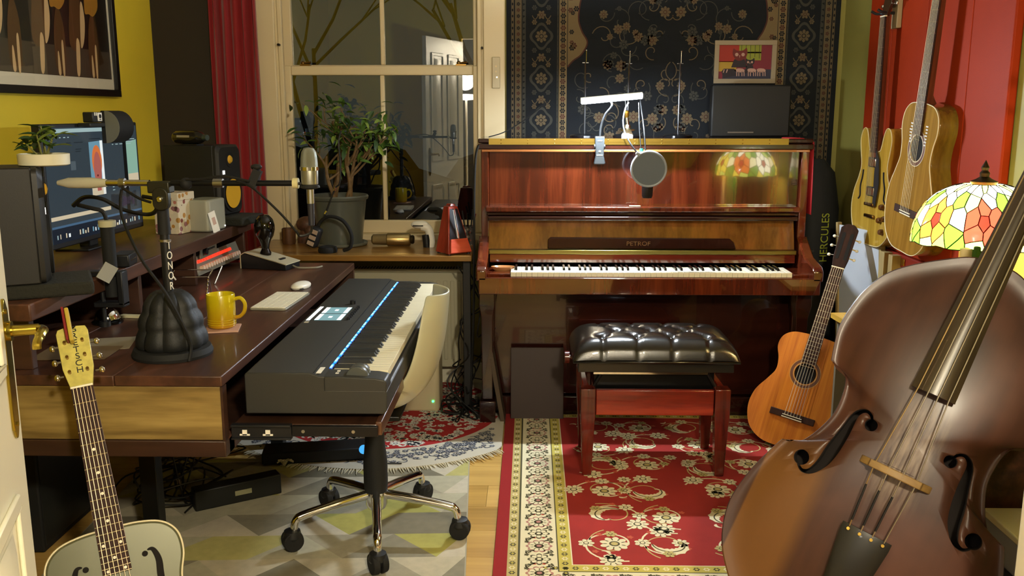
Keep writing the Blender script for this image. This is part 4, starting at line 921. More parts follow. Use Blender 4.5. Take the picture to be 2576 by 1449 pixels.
MB().lathe([(0, .203), (.121, .203), (.121, .198), (0, .198)], 30).obj('soil', mat('soil'), t)
random.seed(33)
bark = mat('jade_bark', '6e5636', .7, var=.3, vscale=40)
tips = []
def stem(p, d_, l, r, dep):
    pts = [p]; dd = Vector(d_)
    for i in range(4):
        dd = (dd + Vector((random.uniform(-.3, .3), random.uniform(-.25, .25), random.uniform(-.05, .28)))).normalized()
        pts.append(pts[-1] + dd * l / 4)
    MB().tube(crom([tuple(x) for x in pts], 3), [r * (1 - .45 * i / 12) for i in range(13)], 7).obj('stem', bark, t)
    if dep >= 2: tips.append((pts[-1], dd)); tips.append((pts[2], dd)); return
    for k_ in range(3):
        nd = (dd + Vector((random.uniform(-1.1, 1.1), random.uniform(-.55, .45), random.uniform(-.45, .45)))).normalized()
        stem(pts[random.choice((2, 3, 4))], nd, l * random.uniform(.55, .8), r * .55, dep + 1)
for a, b_, l, r in ((-.03, .1, .26, .017), (.05, -.2, .24, .013), (-.01, -.55, .24, .011), (.03, .5, .28, .011)):
    stem(Vector((a, random.uniform(-.03, .03), .2)), Vector((b_, 0, 1)).normalized(), l, r, 0)
fl3 = [leaf_mesh('leaf', .056, .022, x, .35, 4) for x in (lgreen, lgreen2, lpale, lgreen)]
cnt = 0
while cnt < 285:
    p0, dd = random.choice(tips)
    pp = p0 + Vector((random.gauss(0, .03), random.gauss(0, .022), random.gauss(0, .03)))
    if pp.z < .13 or abs(pp.x) > .27 or PY + pp.y > 4.545 or pp.z > .78: 
        tips.append((Vector((max(-.2, min(.22, p0.x * .8)), min(.08, p0.y * .6), max(.26, min(.7, p0.z)))), dd)); cnt += .2; continue
    link('leaf', fl3[int(cnt) % 4], t, tuple(pp), (R(random.uniform(-55, 50)), R(random.uniform(-35, 35)), random.uniform(0, 6.28))); cnt += 1
# headphones
t = thing('headphones', 'black headphones standing before the grey plant pot on the window shelf', 'headphones', (at(838, 630, Y=4.13).x, 4.13, SHZ + .001), R(-10))
MB().tube(crom([(-.085, 0, .03), (-.07, 0, .12), (-.02, 0, .165), (.05, 0, .15), (.09, 0, .09), (.085, 0, .03), (.05, .0, .012)], 8), .0085, 10).obj('headband', RUB, t)
MB().tube(crom([(-.08, -.004, .06), (-.055, -.004, .14), (-.03, -.004, .175), (.02, -.004, .29), (.045, -.004, .32), (.05, .0, .4), (.045, 0, .5), (.05, .02, .55)], 8), .0038, 8).obj('lead', CABLE, t)
MB().cyl((-.028, -.012, .178), (-.02, -.008, .192), .006, n=10).cyl((.022, -.01, .285), (.028, -.01, .3), .006, n=10).obj('yoke_clip', CHR, t)
e_ = MB().box((0, 0, 0), (.05, .05, .095), 0, Matrix.Rotation(R(22), 3, 'Y')).obj('ear_cup', BLK, t, (-.075, -.03, .075), bevel=.012)
for i in range(3): MB().box((.0 + (i - 1) * .01, -.027, (i - 1) * .026), (.032, .003, .018), 0, Matrix.Rotation(R(22), 3, 'Y')).obj('vent_slot', mat('slot_pale', 'b09a88', .5), e_)
MB().lathe([(0, 0), (.042, 0), (.045, .012), (.04, .026), (.028, .03), (0, .024)], 26, c=(-.03, .01, .0)).obj('ear_cup', RUB, t)
# gold microphone lying down, white massager, metronome, pen cup, little wooden pot
g0 = at(935, 598, Y=4.36); g1 = at(1045, 600, Y=4.36)
t = thing('gold_microphone', 'champagne gold microphone lying on the window shelf', 'microphone', (g0.x, 4.36, SHZ + .0315))
gm = mat('champagne', 'a8905e', .3, .9); Rm = Matrix.Rotation(R(90), 3, 'Y')
L_ = g1.x - g0.x
MB().lathe([(0, .0), (.016, .0), (.025, .008), (.027, .07), (.027, .074), (0, .074)], 24, rot=Rm).obj('grille', mat('champagne_mesh', '8f7c56', .45, .8, bump=.4, bscale=1200), t)
MB().lathe([(.0275, .074), (.031, .078), (.031, .182), (.027, .188), (0, .188)], 28, rot=Rm).obj('body', gm, t)
MB().lathe([(.02, .188), (.022, .2), (.016, .206), (0, .206)], 20, rot=Rm).obj('connector', mat('connector_dark', '4a4030', .3, .9), t)
t = thing('massager', 'white and black curved handheld massager standing on the window shelf', 'massager', (at(1072, 614, Y=4.33).x, 4.33, SHZ))
MB().tube(crom([(.02, 0, .0), (.024, 0, .03), (.02, 0, .06), (.008, 0, .09), (-.02, 0, .1)], 6), [.02] * 6 + [.019] * 6 + [.02] * 6 + [.021] * 7, 14).obj('handle', WHT, t)
MB().tube(crom([(.005, -.006, .0), (.004, -.008, .03), (.0, -.008, .06)], 6), [.019] * 13, 12).obj('grip', BLK, t)
MB().sph((-.028, 0, .107), 1, 0, 20, 10, (.043, .024, .02)).obj('head', WHT, t); MB().box((-.035, -.0, .104), (.05, .05, .006)).obj('head_band', BLK, t, bevel=.002)
t = thing('metronome', 'red wooden pyramid metronome at the right end of the window shelf', 'metronome', (-.352, 4.135, SHZ), R(36))
rw = wood('metronome_red', '7a1f12', 'b5402a', 2, 20, 8, .3, .5)
MB().loft([[(-.062, -.058, .006), (.062, -.058, .006), (.062, .058, .006), (-.062, .058, .006)], [(-.024, -.0, .215), (.024, -.0, .215), (.024, .044, .215), (-.024, .044, .215)]]).obj('case', rw, t, bevel=.003)
MB().loft([[(-.014, -.0, .217), (.014, 0, .217), (.014, .04, .217), (-.014, .04, .217)], [(-.008, .004, .226), (.008, .004, .226), (.008, .036, .226), (-.008, .036, .226)]]).obj('cap', rw, t)
nrm = Matrix(((1, 0, 0, 0), (0, math.cos(R(74)), -math.sin(R(74)), -.059), (0, math.sin(R(74)), math.cos(R(74)), .006), (0, 0, 0, 1)))
MB().prism([(-.045, .065), (.045, .065), (.02, .205), (-.02, .205)], .0, .0025, 0, nrm).obj('dial_plate', mat('dial_dark', '1a1a20', .3), t)
MB().prism([(-.006, .07), (.006, .07), (.006, .2), (-.006, .2)], .0025, .0045, 0, nrm).obj('scale', mat('scale_silver', 'c4c6cc', .25, .6), t)
MB().prism([(-.002, .06), (.002, .06), (.002, .21), (-.002, .21)], .006, .008, 0, nrm).obj('pendulum', CHR, t)
MB().prism([(-.055, .003), (.055, .003), (.043, .066), (-.043, .066)], .0015, .012, 0, nrm).obj('front_flap', wood('metronome_front', 'a83a24', 'd05a3c', 0, 20, 8, .3, .5), t, bevel=.001)
for x in (-.05, .05):
    for y in (-.046, .046): MB().cyl((x, y, 0), (x, y, .007), .008, n=10).obj('foot', BLK, t)
t = thing('pen_cup', 'patterned pen cup with pens behind the red metronome', 'cup', (-.305, 4.43, SHZ))
MB().lathe([(0, 0), (.035, 0), (.036, .09), (.033, .09), (.032, .01), (0, .008)], 24).obj('cup', terrazzo('cup_print', '4a4440', ('a8a090', '2a2624', '8a4a3a', '6a6460'), 60), t)
for i, (x, y, c_) in enumerate(((.01, 0, BLK), (-.012, .008, BLK), (.0, -.012, DARKM), (.015, .012, mat('pen_red', '8a2018', .4)), (-.018, -.006, BLK))):
    MB().cyl((x * .5, y * .5, .01), (x * 2.4, y * 2.2, .17 - i * .008), .0035, n=8).obj('pen', c_, t)
t = thing('wooden_pot', 'small dark turned wooden pot at the left end of the window shelf', 'pot', (at(728, 622, Y=4.42).x, 4.42, SHZ))
MB().lathe([(0, 0), (.03, 0), (.033, .01), (.033, .075), (.029, .078), (.027, .02), (0, .015)], 22).obj('body', wood('pot_wood', '3a2416', '6a4426', 2, 40, 6, .5), t)
t = thing('lumpy_ornament', 'brown lumpy ornament behind the boom microphone on the window shelf', 'ornament', (at(775, 565, Y=4.5).x, 4.48, SHZ))
MB().sph((0, 0, .09), .05, 0, 16, 10, (1.1, .9, .8)).sph((.02, -.02, .06), .032, 0, 14, 8).lathe([(0, 0), (.05, 0), (.045, .04), (.03, .06), (0, .06)], 18).obj('ornament_body', mat('ornament_brown', '5a3c2c', .5, var=.4, vscale=40), t)

# ================================================================ CURTAIN, PICTURE, RADIATOR
red = mat('red_curtain_cloth', '8e0f16', .75, bump=.05, bscale=400, sheen=.3)
t = thing('red_curtain', 'dark red curtain hanging at the left of the window', 'curtain', (-1.42, 4.545, 0))
g = []
for i in range(25):
    z = .06 + 2.3 * i / 24; row = []
    w0 = -.135 + .03 * max(0, 1 - z / 1.1); 
    for j in range(61):
        f = j / 60; x = w0 + (.1 - w0) * f + .004 * math.sin(z * 3 + j * .4)
        row.append((x, .026 * math.sin(f * 31 + .6 * math.sin(z * 1.3)) * (.7 + .3 * math.sin(f * 9)), z))
    g.append(row)
cu = MB().grid(g).obj('cloth', red, t, fix=False); cu.modifiers.new('thick', 'SOLIDIFY').thickness = .002
MB().cyl((-.2, 0, 2.385), (1.4, 0, 2.385), .012).obj('curtain_rod', DARKM, t)
# framed photograph on the left wall
t = thing('framed_photograph', 'large black framed photograph of dancers with a white mount on the yellow wall', 'picture', (XL + .001, 3.5, 1.465))
fy0, fy1, fz1 = -.62, .64, .9                                # local y along the wall, z up
fm = mat('frame_black', '12110f', .35)
for a, b in (((fy0, 0), (fy1, .03)), ((fy0, fz1 - .03), (fy1, fz1)), ((fy0, .03), (fy0 + .03, fz1 - .03)), ((fy1 - .03, .03), (fy1, fz1 - .03))):
    MB().b2((0, a[0], a[1]), (.03, b[0], b[1])).obj('frame_side', fm, t, bevel=.002)
MB().b2((.001, fy0 + .03, .03), (.012, fy1 - .03, fz1 - .03)).obj('mount', mat('mount_board', 'e4dcc4', .6), t)
P = Paint(.0004)
def pm(n, c): return mat('photo_' + n, c, .35)
bd, gd, lt, br, fl5, gr = pm('black', '1c1a16'), pm('gold', 'a8782c'), pm('light', 'd8b888'), pm('brown', '5a4024'), pm('floor', '4a4236'), pm('grey', '3a382e')
P.rect(fy0 + .09, .075, fy1 - .05, fz1 - .07, bd).rect(fy0 + .09, .075, fy1 - .05, .19, fl5, 2).rect(fy0 + .09, .19, fy0 + .4, .6, gr, 2)
def blob(pts, m, lay=3): P.poly(crom(pts, 5, True), m, lay)
# standing figures in dark and golden costume
for cx, k_ in ((.02, 1.), (.3, .9), (-.3, 1.05)):
    blob([(cx - .06, .2), (cx - .035, .4), (cx - .05, .56), (cx - .01, .7), (cx + .04, .6), (cx + .05, .4), (cx + .04, .2)], br)
    blob([(cx - .05, .42), (cx - .05, .58), (cx - .01, .64), (cx + .01, .5), (cx - .02, .4)], gd, 4)
    blob([(cx - .02, .09), (cx - .01, .2), (cx + .005, .23), (cx + .02, .2), (cx + .005, .09)], lt, 4)
    blob([(cx + .1, .1), (cx + .1, .24), (cx + .14, .34), (cx + .18, .26), (cx + .17, .1)], br, 4)
    blob([(cx + .11, .085), (cx + .115, .16), (cx + .125, .16), (cx + .13, .085)], lt, 5)
    blob([(cx + .145, .085), (cx + .15, .2), (cx + .165, .2), (cx + .16, .085)], lt, 5)
    blob([(cx + .085, .34), (cx + .1, .44), (cx + .15, .47), (cx + .2, .43), (cx + .205, .37), (cx + .16, .33), (cx + .12, .335)], gd, 5)
    blob([(cx + .09, .4), (cx + .12, .41), (cx + .13, .44), (cx + .11, .46), (cx + .09, .44)], bd, 6)
    blob([(cx + .03, .2), (cx + .05, .36), (cx + .07, .37), (cx + .08, .3), (cx + .06, .22)], lt, 4)
blob([(.4, .14), (.44, .3), (.47, .36), (.5, .2), (.52, .14)], pm('shade', '3a2a18'))
po = P.obj('printed_photo', t, (.0125, 0, 0)); po.data.transform(Matrix(((0, 0, 1, 0), (1, 0, 0, 0), (0, 1, 0, 0), (0, 0, 0, 1)))); po.data.update()
MB().b2((.016, fy0 + .03, .03), (.018, fy1 - .03, fz1 - .03)).obj('glass', pane_mat('picture_glass', 'ffffff', 1.35), t)

# radiator
rm = mat('radiator_white', 'b9b59c', .35)
t = thing('radiator', 'white panel radiator under the window shelf', 'radiator', (-.62, 4.5, 0))
MB().b2((-.42, -.03, .13), (.285, -.012, .615)).obj('panel', rm, t, bevel=.004)
for i in range(20):
    x = -.4 + i * .0345
    MB().b2((x, -.036, .17), (x + .02, -.0295, .575)).obj('flute', rm, t, bevel=.004)
gr_ = MB().b2((-.425, -.033, .616), (.29, .06, .632)).obj('top_grille', rm, t, bevel=.002)
for i in range(46): MB().box((-.4 + i * .0148, .012, .6335), (.006, .05, .003)).obj('grille_slot', BLKM, gr_)
MB().b2((-.425, -.034, .125), (-.42, .06, .618)).obj('side_cover', rm, t); MB().b2((.285, -.034, .125), (.29, .06, .618)).obj('side_cover', rm, t)
MB().b2((-.42, -.01, .14), (.285, .05, .61)).obj('convector', mat('rad_dark', '5a584c', .6), t)
MB().cyl((.31, .0, 0), (.31, 0, .18), .008).cyl((.285, 0, .18), (.315, 0, .18), .011).obj('valve_pipe', rm, t)
# cream appliance with green light behind the chair
t = thing('dehumidifier', 'cream plastic appliance with a green light behind the chair', 'appliance', (-.515, 4.2, .005))
MB().b2((-.12, -.09, 0), (.09, .09, .36)).obj('casing', mat('cream_plastic', 'c9bd9a', .4), t, bevel=.02); MB().cyl((.06, -.091, .06), (.06, -.094, .06), .005, n=10).obj('power_light', mat('green_led', '30e060', .3, emit='40ff80', es=3.), t)
# wall dimmer on the window casing
q = at(1248, 183, Y=YB - .02)
t = thing('wall_remote', 'narrow cream remote control fixed to the right window casing', 'remote', (q.x, YB - .0205, q.z))
MB().b2((-.02, -.012, -.075), (.02, 0, .075)).obj('case', mat('remote_cream', 'c4b694', .4), t, bevel=.004)
for z in (.03, .005): MB().cyl((0, -.012, z), (0, -.0135, z), .005, n=10).obj('button', CREAM, t)
MB().cyl((.004, -.012, -.022), (.004, -.0135, -.022), .003, n=10).obj('indicator', mat('tiny_led'), t)

# ================================================================ UNDER THE DESK
t = thing('power_brick', 'black slab-shaped power unit with a small label on the rug under the desk', 'power unit', (-1.06, 3.11, .012), R(33))
MB().b2((-.16, -.03, 0), (.15, .03, .075)).obj('case', mat('brick_black', '131412', .5), t, bevel=.004); MB().b2((-.02, -.0305, .028), (.04, -.03, .046)).obj('label_plate', mat('label_olive', '8a8868', .6), t)
t = thing('computer_tower', 'black computer tower standing in the dark under the desk', 'computer', (-1.66, 2.9, .005))
MB().b2((-.1, -.2, 0), (.1, .2, .44)).obj('case', BLKM, t, bevel=.006); MB().b2((.1, -.19, .02), (.103, .19, .42)).obj('side_cover', mat('tower_grey', '222423', .4), t)
t = thing('foot_pedal', 'small black foot pedal with a blue light under the keyboard tray', 'pedal', (-.78, 3.53, .0172), R(10))
MB().b2((-.3, -.06, 0), (.14, .06, .05)).obj('case', BLK, t, bevel=.006); MB().cyl((.1, -.045, .04), (.1, -.0615, .045), .018, n=16).obj('blue_cap', mat('blue_cap', '3a86c0', .4, emit='3a8fd0', es=.8), t); MB().tube([(.12, -.06, .02), (.19, -.12, .004), (.25, -.13, .004)], .003, 6).obj('lead', CABLE, t)
random.seed(8)
for i, (px, py) in enumerate(((450, 1185), (470, 1215), (500, 1195), (430, 1240), (480, 1250), (410, 1230), (520, 1240))):
    p0 = at(px, py, Z=.02); pts = []
    for k_ in range(7): pts.append((p0.x + random.uniform(-.16, .16), p0.y + random.uniform(-.2, .2), .019 + (random.uniform(0, .12) if 0 < k_ < 6 else 0)))
    if i < 4: pts.append((p0.x + random.uniform(-.08, .1), p0.y + .1, .5))
    cable('tangled_cable', pts, .0035, 'black cable tangled on the floor under the desk', group='tangle under the desk')
t = thing('mains_plug', 'black plug dangling among the cables under the desk', 'plug', tuple(at(450, 1205, Y=3.2)))
MB().tube(crom([(-.012, 0, -.03), (-.014, 0, .02), (0, 0, .04), (.014, 0, .02), (.012, 0, -.03), (0, 0, -.045)], 6, True), .005, 8, closed=True).obj('cable_tie_loop', CABLE, t); MB().b2((-.016, -.01, .03), (.016, .01, .06)).obj('plug_body', BLK, t, bevel=.004)
random.seed(19)
for i in range(9):
    x0 = random.uniform(-.34, -.15); pts = [(x0 + random.uniform(-.02, .02), 4.2 + random.uniform(-.03, .1), .7 if i < 5 else .25)]
    for k_ in range(4): pts.append((random.uniform(-.4, -.15), 4.15 + random.uniform(-.1, .25), .55 - k_ * .14 + random.uniform(-.05, .05) if i < 5 else .2 - k_ * .04))
    for k_ in range(4): pts.append((random.uniform(-.45, -.15), random.uniform(3.98, 4.3), .018 + random.uniform(0, .03)))
    cable('floor_cable', pts, .0035, 'dark cable hanging and coiling between the radiator and the piano', group='cables beside the piano')
cable('piano_cable', [(-.232, 4.085, 1.255), (-.245, 4.08, 1.2), (-.252, 4.08, 1.05), (-.255, 4.09, .8), (-.26, 4.1, .5), (-.28, 4.12, .02)], .006, 'thick black cable running down the left side of the piano')
cable('lid_cable', [(-.19, 4.2, 1.289), (-.12, 4.3, 1.31), (-.02, 4.45, 1.37), (.08, 4.55, 1.45)], .0025, 'thin dark cable stretched from the piano lid up the hanging carpet')

# ================================================================ PIANO BENCH
t = thing('piano_bench', 'piano bench with black tufted leather seat and red-brown legs', 'bench', (.478, 3.525, .012))
lea = mat('black_leather', '17130f', .22, spec=.6, coat=.25, bump=.06, bscale=350)
redw = wood('bench_red_wood', '5e150b', '96301a', 0, 16, 12, .25, .4, c3='7a2012')
redv = wood('bench_red_leg', '38100a', '6a2014', 2, 16, 12, .22, .5)
sw, sdp = .315, .185
g = []; nx_, ny_ = 72, 48
btn = [(-.2 + i * .1333 + (.0667 if j % 2 else 0), -.09 + j * .09) for j in range(3) for i in range(4 - (j % 2))]
def seat_h(x, y):
    ex = max(0, abs(x) / sw); ey = max(0, abs(y) / sdp)
    h = .085 * (1 - ex ** 8) ** .5 * (1 - ey ** 6) ** .5 if ex < 1 and ey < 1 else 0
    for bx_, by_ in btn:
        r2 = ((x - bx_) ** 2 + (y - by_) ** 2) ** .5; h -= .021 * math.exp(-(r2 / .016) ** 1.2)
    for i, (ax_, ay_) in enumerate(btn):
        for bx_, by_ in btn[i + 1:]:
            l = math.hypot(bx_ - ax_, by_ - ay_)
            if l < .12:
                u = ((x - ax_) * (bx_ - ax_) + (y - ay_) * (by_ - ay_)) / l ** 2
                if 0 < u < 1:
                    dd = abs((x - ax_) * (by_ - ay_) - (y - ay_) * (bx_ - ax_)) / l; h -= .009 * math.exp(-(dd / .008) ** 1.3)
    for bx_, by_ in btn:                                   # pleats out to the front edge
        if abs(by_) > .08 and (y * by_) > 0 and abs(y) > abs(by_): h -= .008 * math.exp(-((x - bx_) / .007) ** 2)
    return max(h, -.0)
for j in range(ny_ + 1):
    v = -1 + 2 * j / ny_; v = math.copysign(abs(v) ** .8, v)
    row = []
    for i in range(nx_ + 1):
        u = -1 + 2 * i / nx_; u = math.copysign(abs(u) ** .8, u)
        row.append((u * sw, v * sdp, .462 + seat_h(u * sw * .999, v * sdp * .999)))
    g.append(row)
MB().grid(g).b2((-sw, -sdp, .455), (sw, sdp, .464)).obj('cushion', lea, t, ang=180)
bm_ = MB().sph((0, 0, 0), .008, 0, 10, 5, (1, 1, .5)).mesh('button', lea)
for bx_, by_ in btn: link('button', bm_, t, (bx_, by_, .462 + seat_h(bx_, by_) + .004))
MB().b2((-.295, -.165, .415), (.295, .165, .456)).obj('seat_frame', mat('bench_black', '1b1916', .3, coat=.3), t, bevel=.003)
MB().b2((-.235, -.15, .404), (.2, -.14, .412)).obj('steel_rail', CHR, t)
MB().b2((-.23, -.12, .335), (.23, .12, .403)).obj('lift_mechanism', mat('mech_black', '0f1012', .3, .6), t)
for s_ in (-1, 1):
    for y in (-.13, .13): MB().tube([(s_ * .235, y, .345), (s_ * .2, y, .408)], .006, 8).obj('scissor_arm', DARKM, t)
MB().b2((-.225, -.165, .245), (.225, -.143, .345)).obj('apron', redw, t, bevel=.003); MB().b2((-.225, .143, .245), (.225, .165, .345)).obj('apron', redw, t, bevel=.003)
for s_ in (-1, 1): MB().b2((s_ * .262 - .011, -.13, .245), (s_ * .262 + .011, .13, .345)).obj('apron', redw, t, bevel=.003)
for sx_ in (-1, 1):
    for sy_ in (-1, 1):
        MB().loft([[(sx_ * .256 + a * w, sy_ * .148 + b * w, z) for a, b in ((-1, -1), (1, -1), (1, 1), (-1, 1))] for w, z in ((.0175, 0), (.026, .2), (.029, .24), (.029, .352))]).obj('leg', redv, t, bevel=.003)
MB().cyl((-.3, 0, .43), (-.325, 0, .43), .009).cyl((-.322, 0, .43), (-.34, 0, .43), .024, n=18).obj('height_knob', redv, t)

# ================================================================ RUGS
rr_, rc, rc2, rk_, ry_, ro = mat('rug_red', '94221a', .95, var=.12, vscale=6, bump=.2, bscale=700), mat('rug_cream', 'd8cda8', .95, bump=.2, bscale=700), mat('rug_sand', 'b5a468', .95, bump=.2, bscale=700), mat('rug_olive_ink', '4a452c', .95), mat('rug_yellow', 'b8a84c', .95), mat('rug_orange', 'b5523a', .95)
RX0, RX1, RY0, RY1 = -.112, 1.49, 2.40, 4.30
t = thing('persian_rug', 'red floral Persian rug with wide cream border under the piano bench', 'rug', ((RX0 + RX1) / 2, (RY0 + RY1) / 2, 0))
w, h = (RX1 - RX0) / 2, (RY1 - RY0) / 2
MB().b2((-w, -h, .0005), (w, h, .009)).obj('pile', mat('rug_edge_red', '8c1414', .95, bump=.2, bscale=700), t)
P = Paint(.0003); random.seed(77)
i0, i1, i2, i3, i4 = .042, .075, .082, .205, .245
def frame(a, b, m, l):
    P.rect(-w + a, -h + a, -w + b, h - a, m, l).rect(w - b, -h + a, w - a, h - a, m, l).rect(-w + b, -h + a, w - b, -h + b, m, l).rect(-w + b, h - b, w - b, h - a, m, l)
frame(i0, i1, rc2, 1); frame(i1, i2, rk_, 1); frame(i2, i3, rc, 1); frame(i3 - .004, i3, rk_, 2); frame(i3, i4, ry_, 1); frame(i4, i4 + .004, rc, 1)
P.rect(-w + i4 + .004, -h + i4 + .004, w - i4 - .004, h - i4 - .004, rr_, 1)
pinkr = mat('rug_rose', 'a8766a', .95)
def along(fn, n, side):
    for i in range(n):
        f = (i + .5) / n
        if side in (0, 1): fn((-1 if side == 0 else 1), -h + i4 * .6 + (2 * h - i4 * 1.2) * f, i, True)
        else: fn((-1 if side == 2 else 1), -w + i4 * .6 + (2 * w - i4 * 1.2) * f, i, False)
def bord(s_, q_, i, vert):
    c_ = (i2 + i3) / 2
    X = lambda a, b: (s_ * (w - c_) + a, q_ + b) if vert else (q_ + b, s_ * (h - c_) + a)
    x, y = X(0, 0)
    if i % 2:
        P.flower(x, y, .038, rk_, rc, 8, 2, .3, 1 if not vert else 1., 1); P.flower(x, y, .031, rc, rk_, 8, 3, .3)
    else:
        P.flower(x, y, .044, pinkr, rc, 10, 2, .2); P.flower(x, y, .036, rc, rk_, 10, 3, .2, m3=pinkr)
    for s2 in (-1, 1):
        pts = [X(s2 * (.012 + .03 * math.sin(a * 2.2)), .048 + .03 * (a - .5) * s2) for a in [k_ / 7 for k_ in range(8)]]
        P.line(pts, [.003, .007, .009, .007, .005, .005, .004, .002], rk_, 2)
        P.flower(*X(s2 * .04, .03), .009, rk_, None, 5, 2, .4); P.flower(*X(s2 * .036, -.04), .011, rk_, rc, 5, 2, .35); P.flower(*X(s2 * .015, .06), .007, ro, None, 5, 2, .4)
def guard(s_, q_, i, vert):
    for c_ in ((i0 + i1) / 2, (i3 + i4) / 2):
        x, y = (s_ * (w - c_), q_) if vert else (q_, s_ * (h - c_))
        P.flower(x, y, .011, rk_ if i % 2 else rc, None, 6, 2, .35); P.ell(x, y, .005, .005, ry_, 3, 8)
for sd_ in (0, 1): along(bord, 18, sd_); along(guard, 52, sd_)
for sd_ in (2, 3): along(bord, 15, sd_); along(guard, 42, sd_)
fw_, fh = w - i4 - .02, h - i4 - .02
def spiral(cx, cy, r, a0, turns, m, wd, lay=2, sgn=1):
    n = 26; pts = []
    for k_ in range(n):
        f = k_ / (n - 1); a = a0 + sgn * f * turns * 6.28; q_ = r * (1 - .75 * f); pts.append((cx + q_ * math.cos(a), cy + q_ * math.sin(a)))
    if all(abs(x) < fw_ and abs(y) < fh for x, y in pts): P.line(pts, wd, m, lay); return pts
def fern(cx, cy, r, a0, sgn):
    n = 16; pts = [(cx + r * math.cos(a0 + sgn * k_ / 15 * 3.4) * (1 - k_ / 45), cy + r * math.sin(a0 + sgn * k_ / 15 * 3.4) * (1 - k_ / 45)) for k_ in range(n)]
    P.line(pts, [.006 + .03 * math.sin(math.pi * k_ / 15) * (1 + .4 * (k_ % 2)) for k_ in range(n)], rc, 4); P.line(pts, .005, rk_, 5)
gx = [-fw_ + (2 * fw_) * (i + .5) / 5 for i in range(5)]; gy = [-fh + (2 * fh) * (i + .5) / 6 for i in range(6)]
for i, x in enumerate(gx):
    for j, y in enumerate(gy):
        sg = 1 if (i + j) % 2 else -1; a0 = random.uniform(0, 6.28); r_ = .125
        x_, y_ = max(-fw_ + r_ + .001, min(fw_ - r_ - .001, x + random.uniform(-.03, .03))), max(-fh + r_, min(fh - r_, y + random.uniform(-.03, .03)))
        pts = spiral(x_, y_, r_ - .003, a0, .95, rc, .007, 2, sg); spiral(x_, y_, r_ - .02, a0 + 3.1, .6, rc2, .005, 2, -sg)
        if (i + j) % 2: fern(x_, y_, .062, a0 + 2, sg)
        else: P.flower(x_, y_, .05, rc, rk_, 9, 4, .28, m3=rc2)
        if pts:
            for k_ in (2, 8, 14): P.flower(pts[k_][0], pts[k_][1], (.04, .028, .022)[k_ // 6], rc if k_ < 14 else rc2, rk_, (9, 7, 6)[k_ // 6], 4 + k_ // 6, .3)
            for k_ in (5, 11, 18):
                P.flower(pts[k_][0] + .014, pts[k_][1] + .012, .012, ro, None, 5, 3, .4)
for j in range(46):
    x, y = random.uniform(-fw_ + .03, fw_ - .03), random.uniform(-fh + .03, fh - .03)
    if j % 3 == 0: P.flower(x, y, random.uniform(.02, .034), rc, rk_, 8, 4, .3, m3=rc2)
    else:
        a = random.uniform(0, 6.28); P.line([(x + .03 * k_ / 6 * math.cos(a + k_ * .25), y + .03 * k_ / 6 * math.sin(a + k_ * .25)) for k_ in range(7)], [.002, .008, .012, .012, .009, .006, .002], rc, 3)
        P.flower(x + .02, y - .015, .009, ro, None, 5, 3, .4)
P.obj('woven_pattern', t, (0, 0, .0092))

# geometric rug
cols = [mat('tri_' + c_, c_, .95, var=.08, vscale=30, bump=.25, bscale=600) for c_ in ('9a9480', '85806e', 'b5ad96', 'a7a257', 'bcb4a0', '78725f', 'aaa58e', 'b0a96a')]
GX0, GX1, GY0, GY1 = -1.5, -.205, 2.0, 3.52
t = thing('geometric_rug', 'pale rug of grey, cream and yellow triangles under the swivel chair', 'rug', ((GX0 + GX1) / 2, (GY0 + GY1) / 2, 0), R(3.))
w, h = (GX1 - GX0) / 2, (GY1 - GY0) / 2
MB().b2((-w, -h, .0005), (w, h, .010)).obj('pile', mat('tri_base', 'a29b88', .95, bump=.25, bscale=600), t)
P = Paint(.0003); random.seed(12); tw, th_ = .30, .165; ny = int(2 * h / th_) + 1
for j in range(ny):
    y0, y1 = -h + j * th_, min(h - .004, -h + (j + 1) * th_); x = -w - .15 * (j % 2)
    while x < w:
        for k_, tri in enumerate(([(x, y0), (x + tw, y0), (x + tw / 2, y1)], [(x + tw / 2, y1), (x + tw * 1.5, y1), (x + tw, y0)])):
            if j % 2: tri = [(a, y0 + y1 - b) for a, b in tri]
            tri = [(max(-w + .004, min(w - .004, a)), max(-h + .004, b)) for a, b in tri]
            if max(a for a, b in tri) - min(a for a, b in tri) > .02:
                P.poly(tri, cols[random.randrange(8)])
        x += tw
P.obj('woven_pattern', t, (0, 0, .0102))

